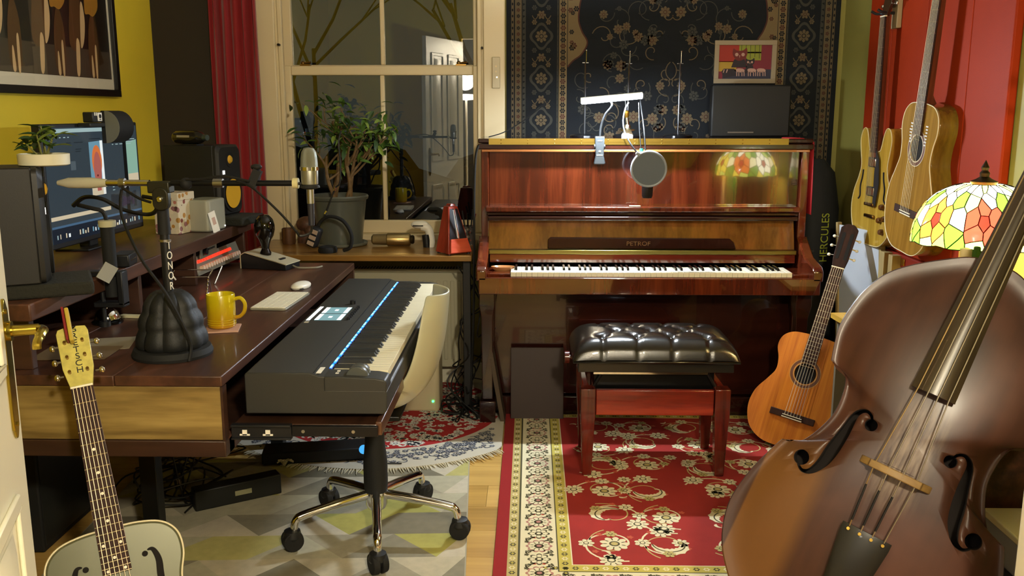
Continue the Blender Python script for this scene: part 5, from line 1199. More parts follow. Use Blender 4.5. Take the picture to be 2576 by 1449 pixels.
# round rug with fringe
rw_, rb = mat('round_white', 'd2ccbe', .95, bump=.2, bscale=700), mat('round_ink', '3c4250', .95)
CX_, CY_, RR = -.66, 4.13, .735
t = thing('round_rug', 'round red and white floral rug with a fringe beside the radiator', 'rug', (CX_, CY_, 0))
n = 72; lim = 4.575 - CY_; rx = -.118 - CX_
def clipc(x, y): return (min(x, rx), min(y, lim))
poly = [clipc(RR * math.cos(2 * math.pi * i / n), RR * math.sin(2 * math.pi * i / n)) for i in range(n)]
MB().prism(poly, .0108, .0165).obj('pile', mat('round_base', 'bdb5a2', .95, bump=.2, bscale=700), t)
P = Paint(.0003); random.seed(3)
P.poly([clipc(.52 * math.cos(2 * math.pi * i / n), .52 * math.sin(2 * math.pi * i / n)) for i in range(n)], mat('round_red', '9c1a1a', .95, bump=.2, bscale=700), 1)
for i in range(1500):
    a, q_ = random.uniform(0, 6.283), .7 * math.sqrt(random.random()); x, y = q_ * math.cos(a), q_ * math.sin(a)
    if x > rx - .03 or y > lim - .03: continue
    if q_ < .5:
        if i % 3: 
            b = random.uniform(0, 6.28); P.line([(x + .045 * (k_ / 7 - .5) * math.cos(b + k_ * .3), y + .045 * (k_ / 7 - .5) * math.sin(b + k_ * .3)) for k_ in range(8)], [.004, .012, .016, .013, .01, .012, .008, .003], rw_, 2)
        else: P.flower(x, y, random.uniform(.016, .03), rw_, rb, 7, 3, .35)
    elif q_ > .54 and q_ < .69:
        if i % 2: P.flower(x, y, random.uniform(.01, .02), rb, rw_, 6, 2, .35)
        else:
            b = random.uniform(0, 6.28); P.line([(x + .04 * (k_ / 5 - .5) * math.cos(b + k_ * .3), y + .04 * (k_ / 5 - .5) * math.sin(b + k_ * .3)) for k_ in range(6)], [.002, .006, .007, .005, .004, .002], rb, 2)
for i in range(150):
    a = 3.0 + 3.4 * i / 150; q_ = (.565, .61, .655)[i % 3] + random.uniform(-.012, .012); x, y = q_ * math.cos(a), q_ * math.sin(a)
    if x < rx - .03: P.flower(x, y, (.014, .02, .012)[i % 3], rb, rw_, 7, 5, .35)
P.obj('woven_pattern', t, (0, 0, .0167))
fr = MB(); random.seed(2)
for i in range(420):
    a = 2 * math.pi * i / 420; x, y = RR * math.cos(a), RR * math.sin(a)
    if x > rx - .01 or y > lim - .02: continue
    l = random.uniform(.025, .05); b = a + random.uniform(-.3, .3)
    fr.tube([(x * .99, y * .99, .014), (x + l * .5 * math.cos(b), y + l * .5 * math.sin(b), .0145), (x + l * math.cos(b), y + l * math.sin(b), .0125)], [.0028, .0026, .001], 4)
fo = fr.obj('fringe', mat('fringe_cream', 'c9c0a4', .95), t); fo['kind'] = 'stuff'
tb = MB()
for i in range(24):
    a = random.uniform(0, 6.28); tb.tube([(0, 0, .0), (.02 * math.cos(a), .02 * math.sin(a), .025), (.045 * math.cos(a), .03 * math.sin(a), .01 + random.uniform(0, .02))], [.006, .005, .003], 5)
q = at(715, 1160, Z=.03); tb.obj('fringe_tuft', mat('fringe_cream'), t, (q.x - CX_, q.y - CY_, .015))
# ================================================================ CARPET ON THE BACK WALL
wk, wc, wc2, wg = mat('wall_carpet_navy', '0e1116', .95, bump=.2, bscale=700), mat('wall_carpet_beige', '564a36', .95), mat('wall_carpet_tan', '6a5a3e', .95), mat('wall_carpet_grey', '36352f', .95)
wr, wdk = mat('wall_carpet_rust', '42251c', .95), mat('wall_carpet_ink', '0d0e12', .95)
t = thing('wall_carpet', 'dark navy Persian carpet with beige borders hung on the back wall', 'carpet', (.681, YB - .002, 1.56))
w, h = .802, .90
MB().b2((-w, -.012, -h), (w, -.002, h)).obj('pile', wk, t)
P = Paint(.0004); random.seed(9)
b0, b1, b2_, b3, b4, b5, b6 = .036, .042, .074, .094, .246, .256, .295
def vband(a, b, m, l=1):
    for s_ in (-1, 1): P.rect(min(s_ * (w - a), s_ * (w - b)), -h + .02, max(s_ * (w - a), s_ * (w - b)), h - .02, m, l)
vband(b0 - .012, b0, wc); vband(b1, b2_, wc); vband(b2_ + .004, b3, wg); vband(b4, b5 - .004, wg); vband(b5, b6, wc2)
N_ = 62
for s_ in (-1, 1):
    for i in range(N_):
        y = -h + .03 + (2 * h - .06) * (i + .5) / N_
        P.flower(s_ * (w - (b1 + b2_) / 2), y, .0095, wdk if i % 2 else wr, wc, 5, 2, .4); P.flower(s_ * (w - (b5 + b6) / 2), y, .014, wr if i % 3 == 0 else wdk, wc2, 6, 2, .35)
        P.ell(s_ * (w - (b0 - .006)), y, .004, .007, wdk, 2, 8); P.poly([(s_ * (w - b2_ - .006), y - .009), (s_ * (w - b2_ - .006), y + .004), (s_ * (w - b3 + .002), y)], wdk, 2); P.poly([(s_ * (w - b4 - .002), y - .009), (s_ * (w - b4 - .002), y + .004), (s_ * (w - b5 + .006), y)], wdk, 2)
    for i in range(9):
        y = -h + .1 + i * .2; x = s_ * (w - (b3 + b4) / 2)
        P.poly([(x + .052 * math.cos(a) * (1 + .12 * math.cos(4 * a)), y + .058 * math.sin(a) * (1 + .12 * math.cos(4 * a))) for a in [k_ * 6.283 / 32 for k_ in range(32)]], wg, 2); P.poly([(x + .04 * math.cos(a) * (1 + .12 * math.cos(4 * a)), y + .046 * math.sin(a) * (1 + .12 * math.cos(4 * a))) for a in [k_ * 6.283 / 32 for k_ in range(32)]], wk, 3)
        P.flower(x, y, .03, wc, wdk, 8, 4, .3); P.flower(x, y + .1, .022, wc, wr, 6, 3, .5)
        for q_ in (-1, 1):
            P.flower(x + q_ * .034, y + .066, .013, wc, wdk, 6, 3, .3); P.flower(x + q_ * .034, y - .066, .013, wg, wdk, 6, 3, .3)
            P.line([(x + q_ * (.015 + .03 * k_ / 6), y + .1 - .02 * math.sin(k_ / 6 * 3)) for k_ in range(7)], .004, wc, 3)
    # beige spandrels with a scalloped inner edge (the field is a lobed medallion)
    pts = [(s_ * (w - b6 - .002), h - .02)]
    for x_, y_ in crom([(.2, h - .02), (.17, .65), (.11, .47), (.068, .38), (.056, .32), (.055, .27), (.072, .22), (.098, .17), (.07, .115), (.03, .085), (.003, .055)], 5): pts.append((s_ * (w - b6 - x_), y_))
    P.poly(pts, wc2, 2); P.line(pts[1:], .007, wr, 3)
    for k_ in range(16):
        f = random.random(); P.flower(s_ * (w - b6 - random.uniform(.015, .045)), .1 + f * .45, random.uniform(.01, .017), wr if k_ % 2 else wdk, wc2, 6, 4, .35)
def scroll(cx, cy, r, a0, sg, m):
    P.line([(cx + r * (1 - .8 * k_ / 17) * math.cos(a0 + sg * k_ / 17 * 5.5), cy + r * (1 - .8 * k_ / 17) * math.sin(a0 + sg * k_ / 17 * 5.5)) for k_ in range(18)], .0045, m, 3)
for i in range(230):
    x, y = random.uniform(.02, w - b6 - .06), random.uniform(-h + .1, h - .1)
    if y > .05 and x > .38: continue
    r_ = random.uniform(.025, .06); a0 = random.uniform(0, 6.28); k_ = i % 4
    for s_ in (-1, 1):
        if k_ < 2: scroll(s_ * x, y, r_, a0 if s_ > 0 else math.pi - a0, s_, wg if i % 3 else wc)
        elif k_ == 2: P.flower(s_ * x, y, r_ * .45, wg, wdk, 7, 4, .35)
        else: P.flower(s_ * x, y, r_ * .5, wc if i % 2 else wg, wr, 8, 4, .3)
P.obj('woven_pattern', t, (0, -.0122, 0), (R(90), 0, 0))
# cat picture
c0, c1 = at(1798, 102, Y=YB - .015), at(1948, 210, Y=YB - .015)
t = thing('cat_picture', 'small white-framed painting of two red cats on the wall carpet', 'picture', ((c0.x + c1.x) / 2, YB - .016, (c0.z + c1.z) / 2))
w, h = (c1.x - c0.x) / 2, (c0.z - c1.z) / 2
wf_ = mat('white_frame', '8e8068', .5); fwid = .022
for a, b in (((-w, -h), (w, -h + fwid)), ((-w, h - fwid), (w, h)), ((-w, -h + fwid), (-w + fwid, h - fwid)), ((w - fwid, -h + fwid), (w, h - fwid))):
    MB().b2((a[0], -.014, a[1]), (b[0], 0, b[1])).obj('frame_side', wf_, t, bevel=.001)
MB().b2((-w + fwid, -.006, -h + fwid), (w - fwid, -.001, h - fwid)).obj('backing', wf_, t)
P = Paint(.0004); W_, H_ = w - fwid, h - fwid
def cm_(n, c): return mat('paint_' + n, tuple(int(int(c[i:i+2], 16) * .8) for i in (0, 2, 4)), .6)
def q2(u, v): return (-W_ + u * 2 * W_, -H_ + v * 2 * H_)
cr, cy2, cg, cp, cn, cpk, cmr, cin = cm_('red', 'b82a1a'), cm_('yellow', 'c8a030'), cm_('green', 'a0a830'), cm_('crimson', '8a1f34'), cm_('navy', '2e2c44'), cm_('pink', 'd8a898'), cm_('maroon', '7c1c1c'), cm_('ink', '231424')
P.rect(*q2(0, 0), *q2(1, 1), cp).rect(*q2(0, .5), *q2(.38, 1), cr, 2).rect(*q2(0, .22), *q2(.34, .52), cy2, 2).rect(*q2(.38, .76), *q2(.8, 1), cg, 2).rect(*q2(.52, .55), *q2(.8, .8), cg, 2).rect(*q2(.08, 0), *q2(1, .28), cn, 2)
P.poly([q2(.06, .22), q2(.1, .3), q2(.3, .3), q2(.34, .1), q2(.1, .02)], cin, 3)
def cat(cx, cy, s_, m, m2, ln):
    P.poly(crom([q2(cx + a * s_, cy + b * s_) for a, b in ((-.13, .12), (-.12, .3), (-.06, .24), (.06, .24), (.13, .32), (.14, .1), (.06, -.04), (-.05, -.05))], 3, True), m, 5)
    P.poly([q2(cx - .1 * s_, cy - .02), q2(cx + .1 * s_, cy - .02), q2(cx + .15 * s_, cy - .26), q2(cx - .15 * s_, cy - .26)], cin, 4)
    for q_ in (-.055, .065): P.ell(*q2(cx + q_ * s_, cy + .12 * s_), .0085 * s_, .0085 * s_, m2, 6, 10)
    P.poly([q2(cx - .008, cy + .1 * s_), q2(cx + .01, cy + .1 * s_), q2(cx + .004, cy + .01)], m2, 6)
cat(.39, .6, 1., cmr, cpk, 1); cat(.59, .42, .62, cin, cpk, 1)
for u in (.33, .55, .73):
    P.poly(crom([q2(u, .27), q2(u + .04, .31), q2(u + .13, .3), q2(u + .17, .24), q2(u + .12, .19), q2(u + .03, .2)], 3, True), cpk, 6)
    for k_ in (.01, .05, .11, .15): P.poly([q2(u + k_, .22), q2(u + k_ + .015, .22), q2(u + k_ + .02, .08), q2(u + k_ + .005, .08)], cpk, 6)
for k_ in (.1, .16): P.poly([q2(k_, .28), q2(k_ + .02, .28), q2(k_, .18), q2(k_ - .015, .18)], cpk, 6)
for k_ in range(5): P.rect(*q2(.42 + k_ * .085, .6 + .05 * (k_ % 2)), *q2(.428 + k_ * .085, 1), cin, 4)
P.obj('painting', t, (0, -.0062, 0), (R(90), 0, 0))

# ================================================================ STRING INSTRUMENTS
rose = wood('rosewood', '1e0f0a', '3a2016', 1, 30, 14, .6, .0, spec=.2); maho = wood('mahogany_neck', '4a2212', '74402a', 1, 25, 12, .35, .3)
fretm = mat('fret_wire', 'c8c2ae', .25, 1.); bone = mat('bone_nut', 'e6dfc6', .4); strm = mat('string_steel', 'b8ac98', .3, .9); nyl = mat('string_nylon', 'cfc4a8', .3)
def mirror(half): return [(x, y) for x, y in half] + [(-x, y) for x, y in reversed(half) if x > 1e-6]
def smooth_outline(half, k=6):
    c_ = crom(half, k); return mirror([(max(0, x), y) for x, y in c_])
def keyhole(out, cx, cy, r, n=28):
    i0 = min(range(len(out)), key=lambda i: math.hypot(out[i][0] - cx, out[i][1] - (cy - r)))
    a0 = math.atan2(out[i0][1] - cy, out[i0][0] - cx)
    hole = [(cx + r * math.cos(a0 - 2 * math.pi * k_ / n), cy + r * math.sin(a0 - 2 * math.pi * k_ / n)) for k_ in range(n + 1)]
    area = sum(out[i][0] * out[(i + 1) % len(out)][1] - out[(i + 1) % len(out)][0] * out[i][1] for i in range(len(out)))
    if area < 0: hole = hole[::-1]
    return out[:i0 + 1] + hole + out[i0:]
def fret_pos(nut, L, n): return nut - L * (1 - 2 ** (-n / 12))
def fretboard(t, nut, L, nf, w0, w1, y_end, z, th, m, dots=(), strings=6, bridge_y=None, bz=.012, sm=None, spread=.04, arch=0., dotm=None, sr=.0007):
    MB().loft([[(-w1 / 2, y_end, z), (w1 / 2, y_end, z), (w1 / 2, y_end, z + th), (-w1 / 2, y_end, z + th)], [(-w0 / 2, nut, z), (w0 / 2, nut, z), (w0 / 2, nut, z + th), (-w0 / 2, nut, z + th)]]).obj('fingerboard', m, t, bevel=.001)
    def wid(y): return w0 + (w1 - w0) * (nut - y) / (nut - y_end)
    for n in range(1, nf + 1):
        y = fret_pos(nut, L, n); w_ = wid(y); MB().cyl((-w_ / 2, y, z + th), (w_ / 2, y, z + th), .0011, n=6).obj('fret', fretm, t)
    for n, xs_ in dots:
        y = (fret_pos(nut, L, n) + fret_pos(nut, L, n - 1)) / 2
        for x in xs_: MB().cyl((x, y, z + th - .001), (x, y, z + th + .0006), .0034, n=12).obj('fret_marker', dotm or bone, t)
    MB().b2((-w0 / 2 - .0005, nut, z - .002), (w0 / 2 + .0005, nut + .005, z + th + .003)).obj('nut', bone, t, bevel=.001)
    if bridge_y is not None:
        for i in range(strings):
            f = i / (strings - 1) - .5
            MB().tube([(f * spread * 1.45, bridge_y, bz), (f * spread, nut, z + th + .0025)], sr * (1.35 - .5 * (f + .5)), 5).obj('string', (sm or strm), t)
def slot_head(t, nut, w0, z, m, tun):
    """slotted classical head"""
    H0 = nut + .005; L = .195
    out = [(-w0 / 2, 0), (w0 / 2, 0), (w0 / 2 + .006, .04), (w0 / 2 + .01, L - .02), (w0 / 2 - .004, L - .005), (.012, L), (-.012, L), (-w0 / 2 + .004, L - .005), (-w0 / 2 - .01, L - .02), (-w0 / 2 - .006, .04)]
    tf = xf(0, H0, z, R(-8))
    MB().prism(out, -.019, 0, 0, tf).obj('headstock', m, t, bevel=.002)
    for s_ in (-1, 1):
        MB().prism(rrect(.014, .12, .006, 4, s_ * .0165, .095), -.0185, .0008, 0, tf).obj('head_slot', mat('slot_dark', '0d0806', .8), t)
        for k_ in range(3):
            y = .05 + k_ * .042
            a = tf @ Vector((s_ * (w0 / 2 + .004), y, -.01)); b = tf @ Vector((s_ * (w0 / 2 + .026), y, -.018)); c_ = tf @ Vector((0, 0, 0))
            MB().cyl(a, b, .0026, n=8).obj('tuner_shaft', NICK, t); MB().sph(b, .0075, 0, 10, 6, (1, .9, .7)).obj('tuning_peg', tun, t)
            r_ = tf @ Vector((s_ * .0165, y, .001)); MB().cyl(tf @ Vector((s_ * .009, y, -.004)), tf @ Vector((s_ * .024, y, -.004)), .0036, n=8).obj('string_roller', bone, t)
def flat_top(t, half, depth, side, top, hole, bridge_y, nut, L, nf, bind=None, z_top=.004, rosem=None, headm=None, label_in=False):
    out = smooth_outline(half); yt = max(y for x, y in out)
    MB().prism(out, -depth, 0).obj('body', side, t, bevel=.0025)
    MB().prism(keyhole(out, 0, hole[0], hole[1]), 0, z_top).obj('soundboard', top, t, fix=False)
    MB().cyl((0, hole[0], .0002), (0, hole[0], .0008), hole[1] + .001, n=28).obj('sound_hole', mat('hole_dark', '0f0a07', .9), t)
    n = 40
    for a, b, m in ((.001, .005, rosem), (.0055, .0165, mat('rosette_brown', '5a2e14', .4)), (.017, .0195, rosem)):
        r0, r1 = hole[1] + a, hole[1] + b
        P_ = Paint(.0003)
        for i in range(n):
            q0, q1 = 2 * math.pi * i / n, 2 * math.pi * (i + 1) / n
            P_.poly([(r0 * math.cos(q0), hole[0] + r0 * math.sin(q0)), (r1 * math.cos(q0), hole[0] + r1 * math.sin(q0)), (r1 * math.cos(q1), hole[0] + r1 * math.sin(q1)), (r0 * math.cos(q1), hole[0] + r0 * math.sin(q1))], m)
        P_.obj('rosette', t, (0, 0, z_top + .0002))
    if bind:
        for z in (z_top, -depth): MB().tube([(x * 1.001, y, z) for x, y in out], .0016, 6, closed=True).obj('binding', bind, t)
    MB().b2((-.092, bridge_y - .014, z_top), (.092, bridge_y + .014, z_top + .007)).obj('bridge', rose, t, bevel=.002)
    MB().b2((-.04, bridge_y - .002, z_top + .007), (.04, bridge_y + .001, z_top + .011)).obj('saddle', bone, t)
    MB().b2((-.042, bridge_y - .012, z_top + .0072), (.042, bridge_y - .008, z_top + .0085)).obj('tie_block', bone, t)
    nk = [[(-w_ / 2, y, z_top + .002), (w_ / 2, y, z_top + .002), (w_ * .36, y, z_top - d_ * .75), (0, y, z_top - d_), (-w_ * .36, y, z_top - d_ * .75)] for y, w_, d_ in ((yt - .03, .06, .07), (yt + .03, .058, .03), (nut, .051, .021), (nut + .006, .051, .021))]
    MB().loft(nk).obj('neck', headm or maho, t)
    fretboard(t, nut, L, nf, .051, .061, hole[0] + hole[1] + .001, z_top + .002, .006, rose, (), 6, bridge_y, z_top + .011, nyl, .043)
CH = [(0, 0), (.09, .004), (.155, .045), (.184, .12), (.176, .195), (.14, .26), (.118, .305), (.122, .355), (.139, .405), (.13, .45), (.095, .478), (.045, .486), (0, .487)]
# classical guitar leaning beside the piano
cedar = wood('cedar_top', 'a0540c', 'c87a1c', 1, 40, 30, .5, .0, c3='b46812', bump=.01, spec=.25); gside = wood('guitar_side', '6a4a16', 'a87c30', 1, 14, 6, .25, .4)
t = thing('classical_guitar', 'orange cedar classical guitar leaning upright between the piano and the double bass', 'guitar')
gb = Vector((1.06, 3.66, .02)); gu = Vector((1.378, 3.94, .905)) - gb
orient(t, gb, gu, (-.33, -.93, .30))
flat_top(t, CH, .095, gside, cedar, (.322, .044), .135, .785, .65, 19, None, rosem=mat('rosette_tan', 'b8863e', .4))
slot_head(t, .785, .051, .006, rose, mat('pearl_peg', 'e0dccc', .3))
# nylon guitar hanging on the wall
t = thing('hanging_acoustic_guitar', 'tan acoustic guitar with white binding hanging on the red wall panel', 'guitar')
tan = wood('tan_spruce', '7e5a22', 'a07832', 1, 40, 30, .12, .6, c3='8f6a2a', bump=.005); tside = wood('tan_side', '4a3a12', '7a6420', 1, 12, 6, .07, .8, bump=.005)
orient(t, (1.392, 3.42, .888), (.02, -.1, 1), (-1, -.06, .02))
flat_top(t, [(x * .98, y * 1.12) for x, y in CH], .098, tside, tan, (.385, .047), .15, 1.0, .85, 20, mat('binding_white', 'd8cfae', .4), rosem=mat('rosette_white', 'cfc4a8', .4), headm=maho)
slot_head(t, 1.0, .051, .006, maho, mat('pearl_peg'))
P = Paint(.0004); random.seed(6)
for s_ in (-1, 1):
    for k_ in range(7): P.rect(s_ * .058 - .008 + random.uniform(-.004, .004), .40 + k_ * .011, s_ * .058 + .008, .405 + k_ * .011, mat('label_pale', 'c8c4bc', .5))
P.obj('printed_label', t, (0, 0, .0045))['kind'] = 'stuff'
MB().cyl((0, 0, -.03), (0, -.012, -.03), .006).obj('strap_button', NICK, t)
# semi-hollow electric hanging on the wall
t = thing('hanging_electric_guitar', 'natural maple semi-hollow electric guitar hanging left on the red wall panel', 'guitar')
map_ = wood('maple_top', '927222', 'b8963c', 1, 30, 20, .14, .6, c3='a68430', bump=.005)
orient(t, (1.422, 3.845, .850), (.0, .0, 1), (-1, -.05, 0))
EH = [(0, 0), (.1, .008), (.175, .06), (.204, .14), (.188, .215), (.145, .28), (.127, .33), (.142, .39), (.15, .44), (.13, .478), (.098, .482), (.075, .45), (.06, .41), (.045, .392), (0, .388)]
eo = smooth_outline(EH, 5)
MB().prism(eo, -.05, 0).obj('body', map_, t, bevel=.004); MB().tube([(x, y, .0) for x, y in eo], .002, 6, closed=True).obj('binding', mat('binding_cream', 'c8b680', .4), t); MB().tube([(x, y, -.05) for x, y in eo], .002, 6, closed=True).obj('binding', mat('binding_cream'), t)
MB().prism([(.03, .16), (.055, .17), (.075, .26), (.06, .36), (.03, .4), (.026, .3)], .006, .009).obj('pickguard', BLK, t)
for y in (.225, .345): 
    o_ = MB().b2((-.045, y - .02, 0), (.045, y + .02, .006)).obj('pickup_ring', BLK, t, bevel=.002); MB().b2((-.035, y - .016, .006), (.035, y + .016, .011)).obj('pickup_cover', CHR, o_, bevel=.002)
MB().b2((-.045, .165, .0), (.045, .178, .014)).obj('bridge', mat('aged_brass', '8e6e3a', .25, 1.), t, bevel=.002); MB().b2((-.045, .115, .0), (.045, .13, .012)).obj('tailpiece', mat('aged_brass'), t, bevel=.004)
for x, y in ((.115, .17), (.145, .125), (.1, .115), (.125, .07)): MB().lathe([(0, 0), (.0125, 0), (.012, .01), (.009, .016), (0, .0165)], 16, c=(x, y, 0)).obj('control_knob', mat('amber_knob', '5a3410', .15, coat=.8), t)
for s_ in (-1, 1):
    MB().tube(crom([(s_ * .1, .31, .0008), (s_ * .105, .28, .0008), (s_ * .12, .24, .0008), (s_ * .118, .2, .0008), (s_ * .135, .185, .0008)], 5), .004, 6).obj('sound_slot', mat('hole_dark'), t)
MB().loft([[(-w_ / 2, y, .003), (w_ / 2, y, .003), (w_ * .36, y, -d_ * .75), (0, y, -d_), (-w_ * .36, y, -d_ * .75)] for y, w_, d_ in ((.35, .055, .045), (.45, .054, .024), (.93, .043, .02))]).obj('neck', maho, t)
fretboard(t, .925, .755, 20, .043, .056, .385, .003, .006, rose, (), 6, .17, .016, strm, .035)
hd = [(-.024, 0), (.024, 0), (.036, .06), (.038, .13), (.03, .165), (.012, .155), (0, .165), (-.012, .155), (-.03, .165), (-.038, .13), (-.036, .06)]
MB().prism(hd, -.014, 0, 0, xf(0, .93, .006, R(-12))).obj('headstock', mat('head_dark', '2a160c', .2, coat=.6), t, bevel=.002)
for s_ in (-1, 1):
    for k_ in range(3):
        p_ = xf(0, .93, .006, R(-12)) @ Vector((s_ * .04, .045 + k_ * .04, -.012)); MB().cyl(p_, p_ + Vector((s_ * .02, 0, -.001)), .003, n=8).sph(p_ + Vector((s_ * .026, 0, 0)), .009, 0, 10, 6, (1, .8, .6)).obj('tuning_peg', NICK, t)
for nm, y_, z_, lab in (('guitar_hanger', 3.845, 1.79, 'wall hook holding the electric guitar on the red panel'), ('guitar_hanger', 3.32, 1.90, 'wall hook holding the acoustic guitar on the red panel')):
    k_ = thing(nm, lab, 'hook', (1.478, y_, z_), 0, 'guitar wall hooks')
    MB().b2((-.02, -.03, -.06), (-.0, .03, .06)).obj('block', mat('hanger_wood', '9c8a68', .5), k_, bevel=.003); MB().tube([(-.02, 0, 0), (-.06, -.0, 0)], .006, 8).tube(crom([(-.1, -.034, .01), (-.08, -.034, 0), (-.06, -.02, 0), (-.06, .02, 0), (-.08, .034, 0), (-.1, .034, .01)], 4), .0055, 8).obj('yoke', BLK, k_)
# resonator guitar in the foreground
J = Vector((-.946, 1.90, .479)); Nn = Vector((-1.032, 2.005, .772)); ru = (Nn - J).normalized(); LB2 = .50
t = thing('resonator_guitar', 'grey-green metal resonator guitar with pearly headstock leaning on the desk end', 'guitar')
orient(t, J - ru * LB2, ru, (.36, -.84, .42))
RH = [(0, 0), (.1, .006), (.16, .045), (.183, .12), (.175, .2), (.145, .265), (.128, .31), (.13, .36), (.143, .41), (.138, .455), (.11, .485), (.06, .498), (0, .5)]
gsteel = mat('grey_green_lacquer', '56573f', .35, .2, coat=.3); ro_ = smooth_outline(RH, 6)
MB().prism(ro_, -.085, 0).obj('body', gsteel, t, bevel=.006, seg=3)
MB().tube([(x * 1.0, y, .0) for x, y in ro_], .0022, 6, closed=True).obj('binding', mat('binding_white'), t)
for s_ in (-1, 1):
    MB().cyl((s_ * .062, .425, .0), (s_ * .062, .425, .0012), .0065, n=16).obj('sound_hole', mat('hole_dark'), t)
    pts = crom([(s_ * .068, .432), (s_ * .08, .43), (s_ * .088, .405), (s_ * .086, .37), (s_ * .088, .335), (s_ * .105, .31), (s_ * .115, .315)], 6)
    P = Paint(.0008); P.line(pts, [.002 + .013 * math.sin(math.pi * i / (len(pts) - 1)) ** .8 for i in range(len(pts))], mat('hole_dark')); P.obj('sound_slot', t, (0, 0, .0004)); bpy.data.objects[-1] if False else None
MB().lathe([(.0, .004), (.118, .004), (.122, .002), (.122, 0), (0, 0)], 48, c=(0, .17, 0)).obj('cone_cover', CHR, t)
for k_ in range(9):
    a = 2 * math.pi * k_ / 9; MB().cyl((.075 * math.cos(a), .17 + .075 * math.sin(a), .004), (.075 * math.cos(a), .17 + .075 * math.sin(a), .005), .02, n=16).obj('cover_vent', mat('hole_dark'), t)
MB().b2((-.05, .15, .005), (.05, .19, .018)).obj('hand_rest', CHR, t, bevel=.004)
rn = LB2 + .328
MB().loft([[(-w_ / 2, y, .003), (w_ / 2, y, .003), (w_ * .36, y, -d_ * .75), (0, y, -d_), (-w_ * .36, y, -d_ * .75)] for y, w_, d_ in ((LB2 - .03, .06, .05), (LB2 + .03, .058, .028), (rn, .047, .02), (rn + .006, .047, .02))]).obj('neck', maho, t)
fretboard(t, rn, .64, 19, .047, .06, .4, .003, .006, rose, ((5, (0,)), (7, (0,)), (9, (0,)), (12, (0,)), (15, (-.018, .018)), (17, (0,)), (19, (-.018, .018))), 6, .17, .02, mat('string_bronze', 'a89070', .35, .7), .037, sr=.00065)
pearl = mat('pearloid', 'c6bb62', .3, coat=.4, var=.18, vscale=60)
rt = xf(0, rn + .005, .008, R(-10))
hp = [(-.024, 0), (.024, 0), (.033, .045), (.0345, .135), (.03, .147), (.01, .15), (.004, .143), (-.006, .143), (-.012, .15), (-.03, .146), (-.0345, .135), (-.033, .045)]
MB().prism(hp, -.014, 0, 0, rt).obj('headstock', pearl, t, bevel=.0015)
for i, ch in enumerate('GRETSCH'): text('maker_lettering', ch, .0205, INK, t, rt @ Matrix.Translation((.003, .141 - i * .0172, .0006)), 1.1)
for s_ in (-1, 1):
    for k_ in range(3):
        y = .035 + k_ * .037
        p_ = rt @ Vector((s_ * .019, y, 0)); q_ = rt @ Vector((s_ * .019, y, .012)); MB().cyl(p_, q_, .0035, n=10).obj('tuner_post', mat('aged_brass'), t)
        a = rt @ Vector((s_ * .034, y, -.018)); b = rt @ Vector((s_ * .048, y, -.018)); MB().cyl(a, b, .0028, n=8).sph(b, .0085, 0, 10, 6, (.8, 1, .6)).obj('tuning_peg', NICK, t)
cp = thing('capo', 'yellow and red capo clipped on the resonator guitar headstock', 'capo'); cp.location = t.location; cp.rotation_euler = t.rotation_euler
MB().prism(rrect(.009, .085, .003, 3, -.002, .145), .004, .03, 0, rt).obj('bar', mat('capo_yellow', 'b8a03a', .4), cp, bevel=.002)
MB().prism(rrect(.006, .085, .002, 3, -.0105, .15), .002, .026, 0, rt).obj('pad', mat('capo_red', '7a1414', .5), cp, bevel=.001)

# ================================================================ DOUBLE BASS
bass = thing('double_bass', 'large worn brown double bass leaning in the right foreground', 'double bass')
bo = at(2252, 1193, Y=2.05); bn = (Vector((0, 0, CAMH)) - bo).normalized()
def onplane(px, py):
    d_ = ray(px, py); return Vector((0, 0, CAMH)) + d_ * ((bo - Vector((0, 0, CAMH))).dot(bn) / d_.dot(bn))
bu = onplane(2347, 994) - bo
orient(bass, bo - bn * .06, bu, bn)
seg1 = [(0, -.50), (.1, -.494), (.19, -.462), (.26, -.396), (.302, -.33), (.321, -.245), (.309, -.157), (.284, -.078), (.270, -.043)]
seg2 = [(.270, -.043), (.228, -.027), (.197, .03), (.184, .09), (.197, .165), (.245, .190)]
seg3 = [(.245, .190), (.256, .235), (.263, .279), (.258, .334), (.244, .391), (.215, .446), (.171, .488), (.1, .535), (.05, .56), (0, .565)]
half = crom(seg1, 6)[:-1] + crom(seg2, 7)[:-1] + crom(seg3, 6)
bout = [(x, y) for x, y in half] + [(-x, y) for x, y in reversed(half[1:-1])]
bw = bpy.data.materials.new('bass_varnish'); bw.use_nodes = True; MATS['bass_varnish'] = bw
nt = bw.node_tree; N = nt.nodes.new; L = nt.links.new; b = nt.nodes['Principled BSDF']
tc = N('ShaderNodeTexCoord'); mp = N('ShaderNodeMapping'); mp.inputs['Scale'].default_value = (22, 1.6, 22); L(tc.outputs['Object'], mp.inputs['Vector'])
n1 = N('ShaderNodeTexNoise'); n1.inputs['Scale'].default_value = 1.; n1.inputs['Detail'].default_value = 6; L(mp.outputs['Vector'], n1.inputs['Vector'])
r1 = N('ShaderNodeValToRGB'); r1.color_ramp.elements[0].position = .3; r1.color_ramp.elements[1].position = .75; r1.color_ramp.elements[0].color = lin('321c14'); r1.color_ramp.elements[1].color = lin('4a2b1e'); L(n1.outputs['Fac'], r1.inputs[0])
n2 = N('ShaderNodeTexNoise'); n2.inputs['Scale'].default_value = 3.2; n2.inputs['Detail'].default_value = 3; L(tc.outputs['Object'], n2.inputs['Vector'])
r2 = N('ShaderNodeValToRGB'); r2.color_ramp.elements[0].position = .52; r2.color_ramp.elements[1].position = .72; L(n2.outputs['Fac'], r2.inputs[0])
